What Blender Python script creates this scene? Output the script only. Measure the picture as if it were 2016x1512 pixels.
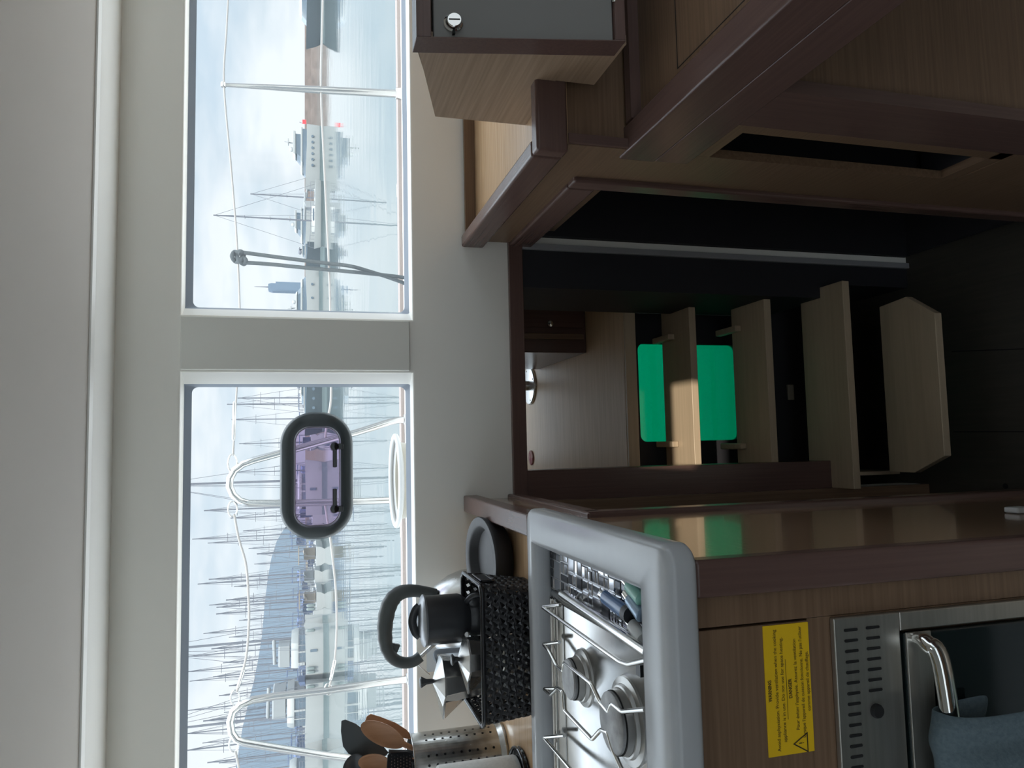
import bpy, math, random
from mathutils import Vector, Matrix
random.seed(7)
S = bpy.context.scene
for o in list(bpy.data.objects): bpy.data.objects.remove(o)
COL = S.collection

# ------------------------------------------------------------------ camera (phone held sideways: picture-left is up)
F = 1456.0; PITCH = math.radians(15.54); YAW = math.radians(4.8)
def ray(px, py):
    r = (756-py)/F; d = (px-1008)/F
    fy = math.cos(PITCH)-d*math.sin(PITCH); fz = -math.sin(PITCH)-d*math.cos(PITCH)
    return Vector((r*math.cos(YAW)+fy*math.sin(YAW), -r*math.sin(YAW)+fy*math.cos(YAW), fz))
def atY(px, py, Y): r = ray(px, py); return r*(Y/r.y)
def atZ(px, py, Z): r = ray(px, py); return r*(Z/r.z)
def atX(px, py, X): r = ray(px, py); return r*(X/r.x)
cd = bpy.data.cameras.new('camera'); cam = bpy.data.objects.new('camera', cd); COL.objects.link(cam)
cd.sensor_fit = 'HORIZONTAL'; cd.sensor_width = 36; cd.lens = 36*F/2016; cd.clip_start = .02; cd.clip_end = 9000
fw = ray(1008, 756).normalized(); rt = (ray(1008, 0)-ray(1008, 756)).normalized(); dn = (ray(2016, 756)-ray(1008, 756)).normalized()
m3 = Matrix((dn, rt, -fw)).transposed()
cam.matrix_world = m3.to_4x4()
S.camera = cam
S.view_settings.view_transform = 'Standard'; S.view_settings.look = 'None'
S.view_settings.exposure = 0.70; S.view_settings.gamma = 1.0; S.view_settings.use_curve_mapping = False

# ------------------------------------------------------------------ sky and sun
w = bpy.data.worlds.new('world'); S.world = w; w.use_nodes = True
nt = w.node_tree; N = nt.nodes; L = nt.links
bg = N['Background']
tc = N.new('ShaderNodeTexCoord'); sep = N.new('ShaderNodeSeparateXYZ'); L.new(tc.outputs['Generated'], sep.inputs[0])
gr = N.new('ShaderNodeValToRGB'); L.new(sep.outputs['Z'], gr.inputs[0])
gr.color_ramp.elements[0].position = 0.0; gr.color_ramp.elements[0].color = (.40, .46, .50, 1)
gr.color_ramp.elements[1].position = .9; gr.color_ramp.elements[1].color = (3.2, 3.4, 3.6, 1)
e = gr.color_ramp.elements.new(.10); e.color = (.40, .475, .54, 1); e = gr.color_ramp.elements.new(.30); e.color = (.50, .58, .66, 1)
e = gr.color_ramp.elements.new(.5); e.color = (2.3, 2.5, 2.7, 1)
mp = N.new('ShaderNodeMapping'); mp.inputs['Scale'].default_value = (1.0, 1.0, 3.4); mp.inputs['Location'].default_value = (.35, .1, .22)
L.new(tc.outputs['Generated'], mp.inputs[0])
nz = N.new('ShaderNodeTexNoise'); nz.inputs['Scale'].default_value = 3.2; nz.inputs['Detail'].default_value = 6; nz.inputs['Roughness'].default_value = .52
L.new(mp.outputs[0], nz.inputs['Vector'])
cr = N.new('ShaderNodeValToRGB'); cr.color_ramp.elements[0].position = .41; cr.color_ramp.elements[1].position = .57
L.new(nz.outputs['Fac'], cr.inputs[0])
mx = N.new('ShaderNodeMixRGB'); mx.blend_type = 'LIGHTEN'; mx.inputs[2].default_value = (.62, .64, .655, 1)
L.new(cr.outputs[0], mx.inputs[0]); L.new(gr.outputs[0], mx.inputs[1]); L.new(mx.outputs[0], bg.inputs[0])
bg.inputs[1].default_value = .95
sd = bpy.data.lights.new('sun', 'SUN'); sun = bpy.data.objects.new('sun', sd); COL.objects.link(sun)
sd.energy = 2.6; sd.angle = math.radians(.6); sd.color = (1, .90, .76)
SUN_EL = math.radians(40); SUN_DIR = Vector((-.05*math.cos(SUN_EL), math.cos(SUN_EL), -math.sin(SUN_EL))).normalized()
sun.rotation_euler = SUN_DIR.to_track_quat('-Z', 'Y').to_euler()

# ------------------------------------------------------------------ materials
def mat(name, col=(.8, .8, .8), rough=.5, metal=0.0, spec=.5, **k):
    m = bpy.data.materials.new(name); m.use_nodes = True
    b = m.node_tree.nodes['Principled BSDF']
    b.inputs['Base Color'].default_value = (*col, 1); b.inputs['Roughness'].default_value = rough
    b.inputs['Metallic'].default_value = metal; b.inputs['Specular IOR Level'].default_value = spec
    for a, v in k.items(): b.inputs[a.replace('_', ' ')].default_value = v
    return m
def noisy(name, c1, c2, rough=.5, metal=0.0, scale=(1, 1, 1), ns=10, bump=0.0, spec=.5, pos=(.3, .7), detail=5, rvar=0.0, coat=0.0):
    m = mat(name, c1, rough, metal, spec); nt = m.node_tree; N = nt.nodes; L = nt.links; b = N['Principled BSDF']
    t = N.new('ShaderNodeTexCoord'); mp = N.new('ShaderNodeMapping'); mp.inputs['Scale'].default_value = scale
    L.new(t.outputs['Object'], mp.inputs[0])
    n = N.new('ShaderNodeTexNoise'); n.inputs['Scale'].default_value = ns; n.inputs['Detail'].default_value = detail
    L.new(mp.outputs[0], n.inputs['Vector'])
    r = N.new('ShaderNodeValToRGB'); r.color_ramp.elements[0].color = (*c1, 1); r.color_ramp.elements[1].color = (*c2, 1)
    r.color_ramp.elements[0].position, r.color_ramp.elements[1].position = pos
    L.new(n.outputs['Fac'], r.inputs[0]); L.new(r.outputs[0], b.inputs['Base Color'])
    if coat: b.inputs['Coat Weight'].default_value = coat; b.inputs['Coat Roughness'].default_value = .06
    if bump:
        bp = N.new('ShaderNodeBump'); bp.inputs['Strength'].default_value = bump; bp.inputs['Distance'].default_value = .002
        L.new(n.outputs['Fac'], bp.inputs['Height']); L.new(bp.outputs[0], b.inputs['Normal'])
    if rvar:
        mr = N.new('ShaderNodeMapRange'); mr.inputs['To Min'].default_value = rough-rvar; mr.inputs['To Max'].default_value = rough+rvar
        L.new(n.outputs['Fac'], mr.inputs[0]); L.new(mr.outputs[0], b.inputs['Roughness'])
    return m
def wood(name, c1, c2, axis, rough=.4, coat=0.0):
    sc = [70, 70, 70]; sc['XYZ'.index(axis)] = 1.6
    return noisy(name, c1, c2, rough, 0, tuple(sc), 3.0, .12, .4, (.34, .66), 8, 0, coat)
OAK1, OAK2 = (.155, .094, .056), (.205, .128, .079)
M = dict(
    wall=noisy('gelcoat', (.87, .85, .795), (.90, .88, .82), .42, ns=2),
    ceil=noisy('headliner', (.61, .575, .535), (.64, .60, .56), .75, ns=3),
    mull=mat('mullion_cover', (.80, .80, .75), .5),
    gasket=mat('gasket', (.26, .30, .36), .45),
    oakX=wood('oak_x', OAK1, OAK2, 'X'), oakY=wood('oak_y', OAK1, OAK2, 'Y'), oakZ=wood('oak_z', OAK1, OAK2, 'Z'),
    oakS=wood('oak_side_satin', (.24, .145, .085), (.31, .195, .12), 'Y', .16, .5), oakLit=wood('oak_box_lit', (.30, .205, .135), (.40, .28, .19), 'Y'),  # locker box oak: same wood, lightened where window light is stronger
    top=wood('worktop_oak', (.40, .255, .14), (.54, .36, .21), 'X', .24, .3),
    darkX=wood('mahogany_x', (.112, .066, .056), (.128, .076, .064), 'X', .26), darkY=wood('mahogany_y', (.112, .066, .056), (.128, .076, .064), 'Y', .26),
    darkZ=wood('mahogany_z', (.112, .066, .056), (.128, .076, .064), 'Z', .26),
    black=mat('black_lining_shade', (.012, .012, .016), .7), tread=noisy('tread_oak', (.42, .33, .225), (.48, .375, .26), .45, scale=(1.5, 30, 30), ns=3, bump=.05),  # black lining colour also paints the shade of the right jamb
    floorw=noisy('sole_oak', (.56, .40, .25), (.66, .49, .32), .42, scale=(2, 40, 2), ns=2.5, bump=.05, spec=.3),
    sole=noisy('hull_sole', (.035, .032, .026), (.05, .044, .035), .5, scale=(30, 1.5, 1), ns=3),
    stone=noisy('white_composite', (.42, .43, .445), (.46, .475, .49), .22, ns=5, pos=(.4, .6)),
    steel=noisy('stainless', (.42, .42, .41), (.60, .60, .58), .24, 1.0, (1, 14, 14), 4, .03, rvar=.08),
    steeltray=noisy('tray_steel', (.27, .28, .29), (.50, .49, .475), .16, 1.0, (1, 1, 1), 6, .02, rvar=.10),
    chrome=mat('chrome', (.72, .72, .70), .10, 1.0), wire=mat('polished_wire', (.62, .61, .58), .20, 1.0),
    alu=noisy('aluminium', (.55, .55, .54), (.70, .70, .69), .27, 1.0, ns=8, rvar=.06),
    blackp=mat('black_plastic', (.010, .010, .012), .40), blackg=mat('black_gloss', (.010, .010, .012), .12),
    kettlegrip=noisy('grip_plastic', (.075, .085, .085), (.09, .10, .10), .5, ns=30),
    pan=noisy('worn_iron', (.016, .017, .019), (.045, .045, .048), .58, 0, (1, 1, 1), 14, .1, rvar=.1),
    enamel=mat('black_enamel', (.030, .032, .036), .30), lid=mat('grey_lid', (.25, .26, .28), .3, .6),
    burner=noisy('burner_cap', (.26, .26, .26), (.42, .42, .42), .5, .5, ns=60), burneral=noisy('burner_ring', (.35, .35, .34), (.52, .51, .49), .33, .9, ns=9),
    oveng=mat('oven_glass', (.006, .010, .010), .07), ovens=noisy('oven_steel', (.38, .36, .32), (.46, .44, .40), .30, .85, (2, 60, 60), 3),
    slot=mat('slot_black', (.006, .006, .006), .8), yellow=mat('sticker_yellow', (.80, .50, .006), .5), ink=mat('ink', (.03, .02, .01), .6),
    towel=noisy('blue_grey_cloth', (.07, .10, .115), (.10, .135, .15), .9, ns=220, bump=.5),
    greyd=mat('grey_door', (.19, .185, .175), .42), spoon=noisy('beech', (.36, .17, .08), (.50, .26, .14), .5, scale=(6, 6, 1), ns=8),
    spat=mat('grey_nylon', (.06, .07, .075), .42), paper=noisy('paper', (.72, .72, .70), (.80, .80, .78), .9, ns=180, bump=.6),
    white=mat('white_gel', (0.416, 0.416, 0.408), .4), cream=mat('cream_gel', (0.315, 0.285, 0.225), .5),
    rail=mat('rail_steel', (0.475, 0.468, 0.454), .16, 1.0), cable=mat('lifeline', (0.196, 0.189, 0.182), .45, .2), rope=noisy('rope', (.018, .025, .028), (.035, .046, .05), .8, ns=300, bump=.5),
    teak=mat('teak_rail', (0.238, 0.189, 0.164), .6), red=noisy('mottled_red', (.36, .10, .12), (.5, .3, .28), .8, ns=40, pos=(.45, .55)),
    navy=mat('navy_hull', (0.021, 0.035, 0.045), .35), bglass=mat('boat_glass', (.06, .09, .12), .2), bwhite=mat('boat_white', (0.238, 0.254, 0.257), .45),
    bgrey=mat('boat_canvas', (0.178, 0.195, 0.205), .8), mast=mat('mast_alu', (0.081, 0.090, 0.112), .5), bblue=mat('canvas_blue', (0.070, 0.105, 0.196), .8), btan=mat('boat_tan', (0.178, 0.152, 0.119), .6),
    pier=noisy('pier_stone', (.09, .07, .06), (.16, .125, .11), .9, scale=(1, 1, 1.5), ns=.6, bump=.3), hazy_hill=mat('hazy_hill', (0.125, 0.168, 0.218), 1.0, spec=0), towerb=mat('tower_glass', (0.066, 0.109, 0.165), .6),  # hill blue has distance haze mixed into it
    lblue=mat('lighter_blue', (.05, .13, .30), .2), lmint=mat('lighter_mint', (.30, .62, .52), .3), lwhite=mat('lighter_white', (.62, .64, .64), .35), lred=mat('lighter_red', (.7, .02, .03), .4),
    tileA=mat('tile_silver', (.66, .67, .71), .13, 1.0), tileB=mat('tile_dark', (.10, .105, .12), .2, .7), grout=mat('grout', (.45, .46, .48), .4, .5),
    dark_band=mat('reflection_band', (.10, .14, .15), .5), sill=mat('sill', (.88, .87, .84), .35), hinge=mat('hinge', (.42, .42, .42), .4, .5), bar=mat('shaft_grey', (.28, .28, .29), .5),
)
def veil(name, tint, haze, hz=(.9, .95, 1)):      # clear sheet with translucent haze mixed in to imitate veiling glare
    m = bpy.data.materials.new(name); m.use_nodes = True; nt = m.node_tree; N = nt.nodes; L = nt.links; N.clear()
    o = N.new('ShaderNodeOutputMaterial'); t = N.new('ShaderNodeBsdfTransparent'); t.inputs[0].default_value = (*tint, 1)
    d = N.new('ShaderNodeBsdfTranslucent'); d.inputs[0].default_value = (*hz, 1)
    g = N.new('ShaderNodeBsdfGlossy'); g.inputs['Roughness'].default_value = .02
    a = N.new('ShaderNodeMixShader'); a.inputs[0].default_value = haze; L.new(t.outputs[0], a.inputs[1]); L.new(d.outputs[0], a.inputs[2])
    b = N.new('ShaderNodeMixShader'); b.inputs[0].default_value = .02; L.new(a.outputs[0], b.inputs[1]); L.new(g.outputs[0], b.inputs[2])
    L.new(b.outputs[0], o.inputs[0]); return m
M['pane'] = veil('window_pane', (.97, .99, 1), .022); M['portpane'] = veil('port_pane', (.66, .60, .74), .02); M['green'] = veil('sea_light_pane', (.0, .62, .40), .12, (.0, .8, .5))  # green hatch pane carries the sea light in its tint
M['clear'] = veil('clear_plastic', (.8, .82, .84), .10)
def water_mat():
    m = mat('water', (0.090, 0.120, 0.120), .03, spec=.5); nt = m.node_tree; N = nt.nodes; L = nt.links; b = N['Principled BSDF']
    b.inputs['IOR'].default_value = 1.45
    t = N.new('ShaderNodeTexCoord'); mp = N.new('ShaderNodeMapping'); mp.inputs['Scale'].default_value = (.45, 1.0, 1)
    L.new(t.outputs['Object'], mp.inputs[0])
    n = N.new('ShaderNodeTexNoise'); n.inputs['Scale'].default_value = .55; n.inputs['Detail'].default_value = 2.2; L.new(mp.outputs[0], n.inputs['Vector'])
    bp = N.new('ShaderNodeBump'); bp.inputs['Strength'].default_value = .22; bp.inputs['Distance'].default_value = .05
    L.new(n.outputs['Fac'], bp.inputs['Height']); L.new(bp.outputs[0], b.inputs['Normal']); return m
M['water'] = water_mat()

# ------------------------------------------------------------------ mesh helpers
class MB:
    def __init__(s): s.v = []; s.f = []; s.mi = []; s.cur = 0
    def quad(s, *p): s.poly(p)
    def poly(s, p):
        n = len(s.v); s.v += [Vector(q) for q in p]; s.f.append(list(range(n, n+len(p)))); s.mi.append(s.cur); return s
    def faces(s, vs, fs):
        n = len(s.v); s.v += [Vector(q) for q in vs]
        for f in fs: s.f.append([n+i for i in f]); s.mi.append(s.cur)
        return s
    def box(s, a, b, rot=None, c=None):
        (x0, y0, z0), (x1, y1, z1) = a, b
        vs = [Vector((x, y, z)) for z in (z0, z1) for y in (y0, y1) for x in (x0, x1)]
        if rot is not None:
            c = Vector(c) if c is not None else Vector(((x0+x1)/2, (y0+y1)/2, (z0+z1)/2)); vs = [c+rot@(q-c) for q in vs]
        return s.faces(vs, [(0, 2, 3, 1), (4, 5, 7, 6), (0, 1, 5, 4), (2, 6, 7, 3), (0, 4, 6, 2), (1, 3, 7, 5)])
    def prism(s, poly, vec):
        n = len(poly); vec = Vector(vec); vs = [Vector(p) for p in poly]; vs += [p+vec for p in vs]
        fs = [tuple(range(n-1, -1, -1)), tuple(range(n, 2*n))]+[(i, (i+1) % n, n+(i+1) % n, n+i) for i in range(n)]
        return s.faces(vs, fs)
    def loft(s, rings, closed=True, caps=True):
        n = len(rings[0]); vs = [p for r in rings for p in r]; fs = []
        for k in range(len(rings)-1):
            for i in range(n if closed else n-1):
                j = (i+1) % n; fs.append((k*n+i, k*n+j, (k+1)*n+j, (k+1)*n+i))
        if caps: fs.append(tuple(range(n-1, -1, -1))); fs.append(tuple(range((len(rings)-1)*n, len(rings)*n)))
        return s.faces(vs, fs)
    def tube(s, pts, r, seg=10, closed=False, caps=True, flat=1.0):
        pts = [Vector(p) for p in pts]; n = len(pts); rr = r if isinstance(r, (list, tuple)) else [r]*n
        rings = []; up = None
        for i, p in enumerate(pts):
            a = pts[i-1] if (i > 0 or closed) else p; b = pts[(i+1) % n] if (i < n-1 or closed) else p
            t = (b-a).normalized()
            if up is None:
                up = Vector((0, 0, 1)) if abs(t.z) < .9 else Vector((1, 0, 0))
            x = up.cross(t)
            if x.length < 1e-5: x = Vector((1, 0, 0)).cross(t)
            x.normalize(); y = t.cross(x).normalized(); up = y
            rings.append([p+(x*math.cos(q*math.tau/seg)+y*math.sin(q*math.tau/seg)*flat)*rr[i] for q in range(seg)])
        if closed: rings.append(rings[0]); caps = False
        return s.loft(rings, True, caps)
    def lathe(s, prof, c=(0, 0, 0), seg=32, axis=None, caps=True, n8=0):
        c = Vector(c); q = Vector((0, 0, 1)).rotation_difference(Vector(axis)) if axis is not None else None; rings = []
        for r, z in prof:
            ring = []
            for k in range(seg):
                a = k*math.tau/seg+n8; p = Vector((max(r, 1e-5)*math.cos(a), max(r, 1e-5)*math.sin(a), z))
                if q: p = q@p
                ring.append(c+p)
            rings.append(ring)
        return s.loft(rings, True, caps)
    def build(s, name, m, parent=None, bevel=0, smooth=None, seg=3, kind=None):
        me = bpy.data.meshes.new(name)
        org = root_loc(parent)
        me.from_pydata([v-org for v in s.v], [], s.f)
        ms = m if isinstance(m, (list, tuple)) else [m]
        for x in ms: me.materials.append(x)
        for p, i in zip(me.polygons, s.mi): p.material_index = i
        import bmesh
        b = bmesh.new(); b.from_mesh(me); bmesh.ops.recalc_face_normals(b, faces=b.faces); b.to_mesh(me); b.free()
        o = bpy.data.objects.new(name, me); COL.objects.link(o)
        if parent: o.parent = parent
        if bevel:
            md = o.modifiers.new('b', 'BEVEL'); md.width = bevel; md.segments = seg; md.limit_method = 'ANGLE'; md.angle_limit = math.radians(35)
        if smooth or bevel:
            for p in me.polygons: p.use_smooth = True
            me.set_sharp_from_angle(angle=math.radians(smooth or 40))
            if bevel: md.harden_normals = True
        if kind: o['kind'] = kind
        return o
def root_loc(p):
    v = Vector((0, 0, 0))
    while p is not None: v = v+p.location; p = p.parent
    return v
def tag(o, label, cat, group=None, kind=None):
    o['label'] = label; o['category'] = cat
    if group: o['group'] = group
    if kind: o['kind'] = kind
    return o
def thing(name, label, cat, loc, group=None):
    o = bpy.data.objects.new(name, None); COL.objects.link(o); o.location = Vector(loc); o.empty_display_size = .05
    return tag(o, label, cat, group)
def recenter(o, loc):      # move a single mesh thing's origin to where it stands
    loc = Vector(loc); o.data.transform(Matrix.Translation(-loc)); o.location = loc; return o
def copy_tree(o, parent=None):
    c = o.copy(); COL.objects.link(c)
    if parent is not None: c.parent = parent
    for ch in list(o.children): copy_tree(ch, c)
    return c
def struct(name, mb, m, **k): return mb.build(name, m, kind='structure', **k)
def catmull(pts, n=8, closed=False):
    pts = [Vector(p) for p in pts]; out = []; N_ = len(pts)
    for i in range(N_ if closed else N_-1):
        p0 = pts[i-1] if (i > 0 or closed) else pts[0]; p1 = pts[i]; p2 = pts[(i+1) % N_]; p3 = pts[(i+2) % N_] if (i+2 < N_ or closed) else pts[-1]
        for k in range(n):
            t = k/n; out.append(.5*((2*p1)+(p2-p0)*t+(2*p0-5*p1+4*p2-p3)*t*t+(3*p1-p0-3*p2+p3)*t**3))
    if not closed: out.append(pts[-1])
    return out
def fillet(pts, r, n=5):    # round the inner corners of a polyline
    pts = [Vector(p) for p in pts]; out = [pts[0]]
    for i in range(1, len(pts)-1):
        a, b, c = pts[i-1], pts[i], pts[i+1]; rr = min(r, (a-b).length*.45, (c-b).length*.45)
        p = b+(a-b).normalized()*rr; q = b+(c-b).normalized()*rr
        for k in range(n+1): t = k/n; out.append((1-t)**2*p+2*t*(1-t)*b+t*t*q)
    out.append(pts[-1]); return out
def rrect(x0, x1, z0, z1, r, n=6):   # rounded rectangle, (x, z) pairs, ccw
    out = []
    for cx, cz, a0 in ((x1-r, z1-r, 0), (x0+r, z1-r, 90), (x0+r, z0+r, 180), (x1-r, z0+r, 270)):
        for k in range(n+1):
            a = math.radians(a0+90*k/n); out.append((cx+r*math.cos(a), cz+r*math.sin(a)))
    return out
def plate(name, outer, holes, depth, m, xf, parent=None, bevel=0, kind=None):   # 2d outline with holes, extruded; xf maps (u, v, w) to world
    c = bpy.data.curves.new(name, 'CURVE'); c.dimensions = '2D'; c.fill_mode = 'BOTH'; c.extrude = depth/2-bevel; c.bevel_depth = bevel; c.bevel_resolution = 2
    for ring in [outer]+holes:
        sp = c.splines.new('POLY'); sp.points.add(len(ring)-1); sp.use_cyclic_u = True
        for p, q in zip(sp.points, ring): p.co = (q[0], q[1], 0, 1)
    t = bpy.data.objects.new('tmp', c); COL.objects.link(t); bpy.context.view_layer.update()
    me = bpy.data.meshes.new_from_object(t.evaluated_get(bpy.context.evaluated_depsgraph_get()))
    bpy.data.objects.remove(t); bpy.data.curves.remove(c)
    org = root_loc(parent)
    for v in me.vertices: v.co = xf(v.co.x, v.co.y, v.co.z)-org
    me.materials.clear(); me.materials.append(m); me.name = name
    import bmesh
    b = bmesh.new(); b.from_mesh(me); bmesh.ops.remove_doubles(b, verts=b.verts, dist=1e-6); bmesh.ops.recalc_face_normals(b, faces=b.faces); b.to_mesh(me); b.free()
    if bevel:
        for p in me.polygons: p.use_smooth = True
        me.set_sharp_from_angle(angle=math.radians(50))
    o = bpy.data.objects.new(name, me); COL.objects.link(o)
    if parent: o.parent = parent
    if kind: o['kind'] = kind
    return o
def text(name, s, size, m, loc, parent, align='CENTER', bold=0.0, width=None):    # lettering on a plane that faces -Y
    c = bpy.data.curves.new(name, 'FONT'); c.body = s; c.size = size; c.align_x = align; c.align_y = 'CENTER'; c.offset = bold
    t = bpy.data.objects.new('tmp', c); COL.objects.link(t); bpy.context.view_layer.update()
    me = bpy.data.meshes.new_from_object(t.evaluated_get(bpy.context.evaluated_depsgraph_get()))
    bpy.data.objects.remove(t); bpy.data.curves.remove(c)
    xs = [v.co.x for v in me.vertices]; k = width/(max(xs)-min(xs)) if width else 1
    org = root_loc(parent)
    for v in me.vertices: v.co = Vector((v.co.x*k+loc[0], loc[1], v.co.y+loc[2]))-org
    me.materials.clear(); me.materials.append(m); o = bpy.data.objects.new(name, me); COL.objects.link(o); o.parent = parent; return o

# ------------------------------------------------------------------ the setting: cabin shell
WY = 1.75; GY = 1.815
def px_rect(x0, y0, x1, y1, Y):    # pixel box -> (X0, X1, Z0, Z1) on plane Y
    a = atY(x0, y0, Y); b = atY(x1, y1, Y); return min(a.x, b.x), max(a.x, b.x), min(a.z, b.z), max(a.z, b.z)
zt = atY(350, 680, WY).z; zb = atY(817, 680, WY).z
xm0 = atY(500, 728, WY).x; xm1 = atY(500, 627, WY).x
XL, XR = -1.75, 2.1
zbot = -.485; FZ = -1.70
opL, opR = -.13, .50
wins = [(xm1, 1.62), (-1.45, xm0)]
outer = [(XL, zbot), (XR, zbot), (XR, .60), (XL, .60)]
holes = [[(a, zb), (b, zb), (b, zt), (a, zt)] for a, b in wins]
plate('wall_front', outer, [h for h in holes], .07, M['wall'], lambda u, v, w_: Vector((u, WY+.035+w_, v)), bevel=.006, kind='structure')
gz0 = atY(795, 500, GY).z; gz1 = atY(379, 680, GY).z
for i, (a, b) in enumerate(wins):
    # reveal, gasket and pane of each window
    ga = a+(.028 if i == 0 else .0); gb = b-(.028 if i == 1 else 0)
    if i == 1: ga = a
    A = rrect(a, b, zb, zt, .006); B = rrect(ga, gb, gz0-.018+.006, gz1+.024, .008); C = rrect(ga+.006, gb-.006, gz0, gz1, .014)
    r = MB(); r.loft([[Vector((x, WY, z)) for x, z in A], [Vector((x, WY+.05, z)) for x, z in B]], caps=False)
    fr = struct('window_%d' % (i+1), r, M['sill'], smooth=60)
    g = MB(); g.loft([[Vector((x, WY+.05, z)) for x, z in B], [Vector((x, GY, z)) for x, z in C]], caps=False); g.build('gasket', M['gasket'], fr)
    if i == 0:
        pn = MB(); pn.prism([Vector((x, GY-.001, z)) for x, z in C], (0, .006, 0)); pn.build('pane', M['pane'], fr)
    else: left_fr, left_C = fr, C
# the left pane has a hole where the opening port sits
pa = px_rect(551, 1065, 694, 811, GY)
pouter = rrect(pa[0], pa[1], pa[2], pa[3], .072, 10)
plate('pane', left_C, [rrect(pa[0]+.02, pa[1]-.02, pa[2]+.02, pa[3]-.02, .055, 10)], .006, M['pane'], lambda u, v, w_: Vector((u, GY+.002+w_, v)), left_fr)
t = MB(); t.box((opR+.0035, WY, FZ-.3), (XR, WY+.07, zbot-.0005)); t.box((XL, WY, FZ-.3), (opL-.0105, WY+.07, zbot-.0005)); struct('wall_lower', t, M['wall'])
# mullion cover plate between the windows
mz0 = atY(806, 680, WY).z; mz1 = atY(356, 680, WY).z
mc = MB(); mc.box((xm0-.001, WY-.010, mz0), (xm1+.001, WY+.0, mz1)); struct('trim_1', mc, M['mull'], bevel=.003)
# window sill bulge under the windows
# beam above, soffit and headliner
zs1 = atY(240, 0, WY).z
s2 = atY(200, 0, 1.50)
c = MB(); c.box((XL, WY-.002, zs1-.001), (XR, WY+.07, .62)); struct('trim_2', c, M['wall'])
soff = MB(); soff.loft([[Vector((x, WY-.001, zs1)), Vector((x, 1.505, s2.z-.0)), Vector((x, 1.49, s2.z+.002)), Vector((x, 1.49, s2.z+.05)), Vector((x, WY-.001, zs1+.05))] for x in (XL, XR)])
struct('trim_3', soff, M['sill'])
# headliner with an unseen opening added to throw sun on a tread
hz = lambda y: s2.z+.006+(1.487-y)*.30 if y > .85 else s2.z+.006+.637*.30
HX0, HX1, HY0, HY1 = .02, .27, -.16, .08
prof = [1.492, 1.40, 1.25, 1.1, .95, .85]
h = MB(); h.loft([[Vector((x, y, hz(y)+d)) for y in prof for d in (0,)]+[Vector((x, .85, hz(.5)+.05)), Vector((x, 1.487, s2.z+.056))] for x in (XL, XR)])
zc = hz(.5)
h.box((XL, HY1, zc), (XR, .85, zc+.05)); h.box((XL, -1.9, zc), (XR, HY0, zc+.05)); h.box((XL, HY0, zc), (HX0, HY1, zc+.05)); h.box((HX1, HY0, zc), (XR, HY1, zc+.05))
struct('ceiling', h, M['ceil'])
# unseen side and rear walls, window openings sized to light the cabin
FZ = -1.70
def wall_with_window(name, fixed, axis, a0, a1, z0, z1, wins_, m):
    xf = (lambda u, v, w_: Vector((fixed+w_, u, v))) if axis == 'X' else (lambda u, v, w_: Vector((u, fixed+w_, v)))
    return plate(name, [(a0, z0), (a1, z0), (a1, z1), (a0, z1)], [[(p, r_), (q, r_), (q, s_), (p, s_)] for p, q, r_, s_ in wins_], .06, m, xf, kind='structure')
wall_with_window('wall_left', XL-.03, 'X', -1.9, 1.82, FZ-.3, zc+.05, [(-1.8, 1.45, -.30, .58)], M['wall'])
wall_with_window('wall_right', XR+.03, 'X', -1.9, 1.82, FZ-.3, zc+.05, [(-1.8, 1.45, -.30, .58)], M['wall'])
wall_with_window('wall_back', -1.93, 'Y', XL-.06, XR+.06, FZ-.3, zc+.05, [(-1.6, 1.95, -.35, .58)], M['oakX'])
for i, (nm, f_, ax_, a0, a1, z0, z1) in enumerate((('window_3', XL-.03, 'X', -1.8, 1.45, -.30, .58), ('window_4', XR+.03, 'X', -1.8, 1.45, -.30, .58), ('window_5', -1.93, 'Y', -1.6, 1.95, -.35, .58))):
    g = MB()
    if ax_ == 'X': g.box((f_-.003, a0, z0), (f_+.003, a1, z1))
    else: g.box((a0, f_-.003, z0), (a1, f_+.003, z1))
    struct(nm, g, M['pane'])
t = MB(); t.box((XL, -1.89, FZ), (XL+.01, .70, -.30)); struct('added_dark_panel_1', t, M['darkY'])  # unseen dark panels on both sides, added to cut bounced light low down
t = MB(); t.box((XR-.01, -1.89, FZ), (XR, .85, -.30)); struct('added_dark_panel_2', t, M['darkY'])
# hull sole, with the seams of its panels
fl = MB(); fl.box((-.45, -1.9, FZ-.05), (1.9, 2.05, FZ)); fo = struct('floor', fl, M['sole'])
sm = MB()
for p, q in (((2016, 687), (1874, 692)), ((2016, 850), (1878, 850))):
    a = atZ(*p, FZ); b = atZ(*q, FZ); d = Vector((.0015, 0, 0)); sm.prism([a-d, a+d, b+d, b-d], (0, 0, .0012))
sm.build('seam', M['slot'], fo)
k = atZ(1980, 957, FZ); kn = MB(); kn.lathe([(.0, 0), (.007, 0), (.007, .0015), (0, .0015)], k, 16); kn.build('lifting_hole', M['slot'], fo)

# ------------------------------------------------------------------ passage: jambs, head, landing
t = MB(); zh0 = atY(1031, 700, WY).z; t.box((opL-.004, WY-.012, zh0), (opR+.012, WY+.075, zbot+.001)); struct('trim_4', t, M['darkX'], bevel=.002)
t = MB(); t.box((opL-.016, WY-.006, -1.42), (-.066, WY+.07, zh0-.0005)); struct('trim_5', t, M['darkZ'], bevel=.002)
# right jamb: unlit wall painted black, with a grey edge strip
rx = atY(1035, 492, WY).x; rx2 = atY(1100, 600, 1.80).x
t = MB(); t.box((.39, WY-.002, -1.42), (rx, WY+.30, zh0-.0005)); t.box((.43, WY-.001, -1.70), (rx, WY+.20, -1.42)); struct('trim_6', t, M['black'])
t = MB(); t.box((rx-.0, WY-.012, -1.699), (rx+.015, WY+.01, zh0-.0005)); struct('trim_7', t, M['bar'])
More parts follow.
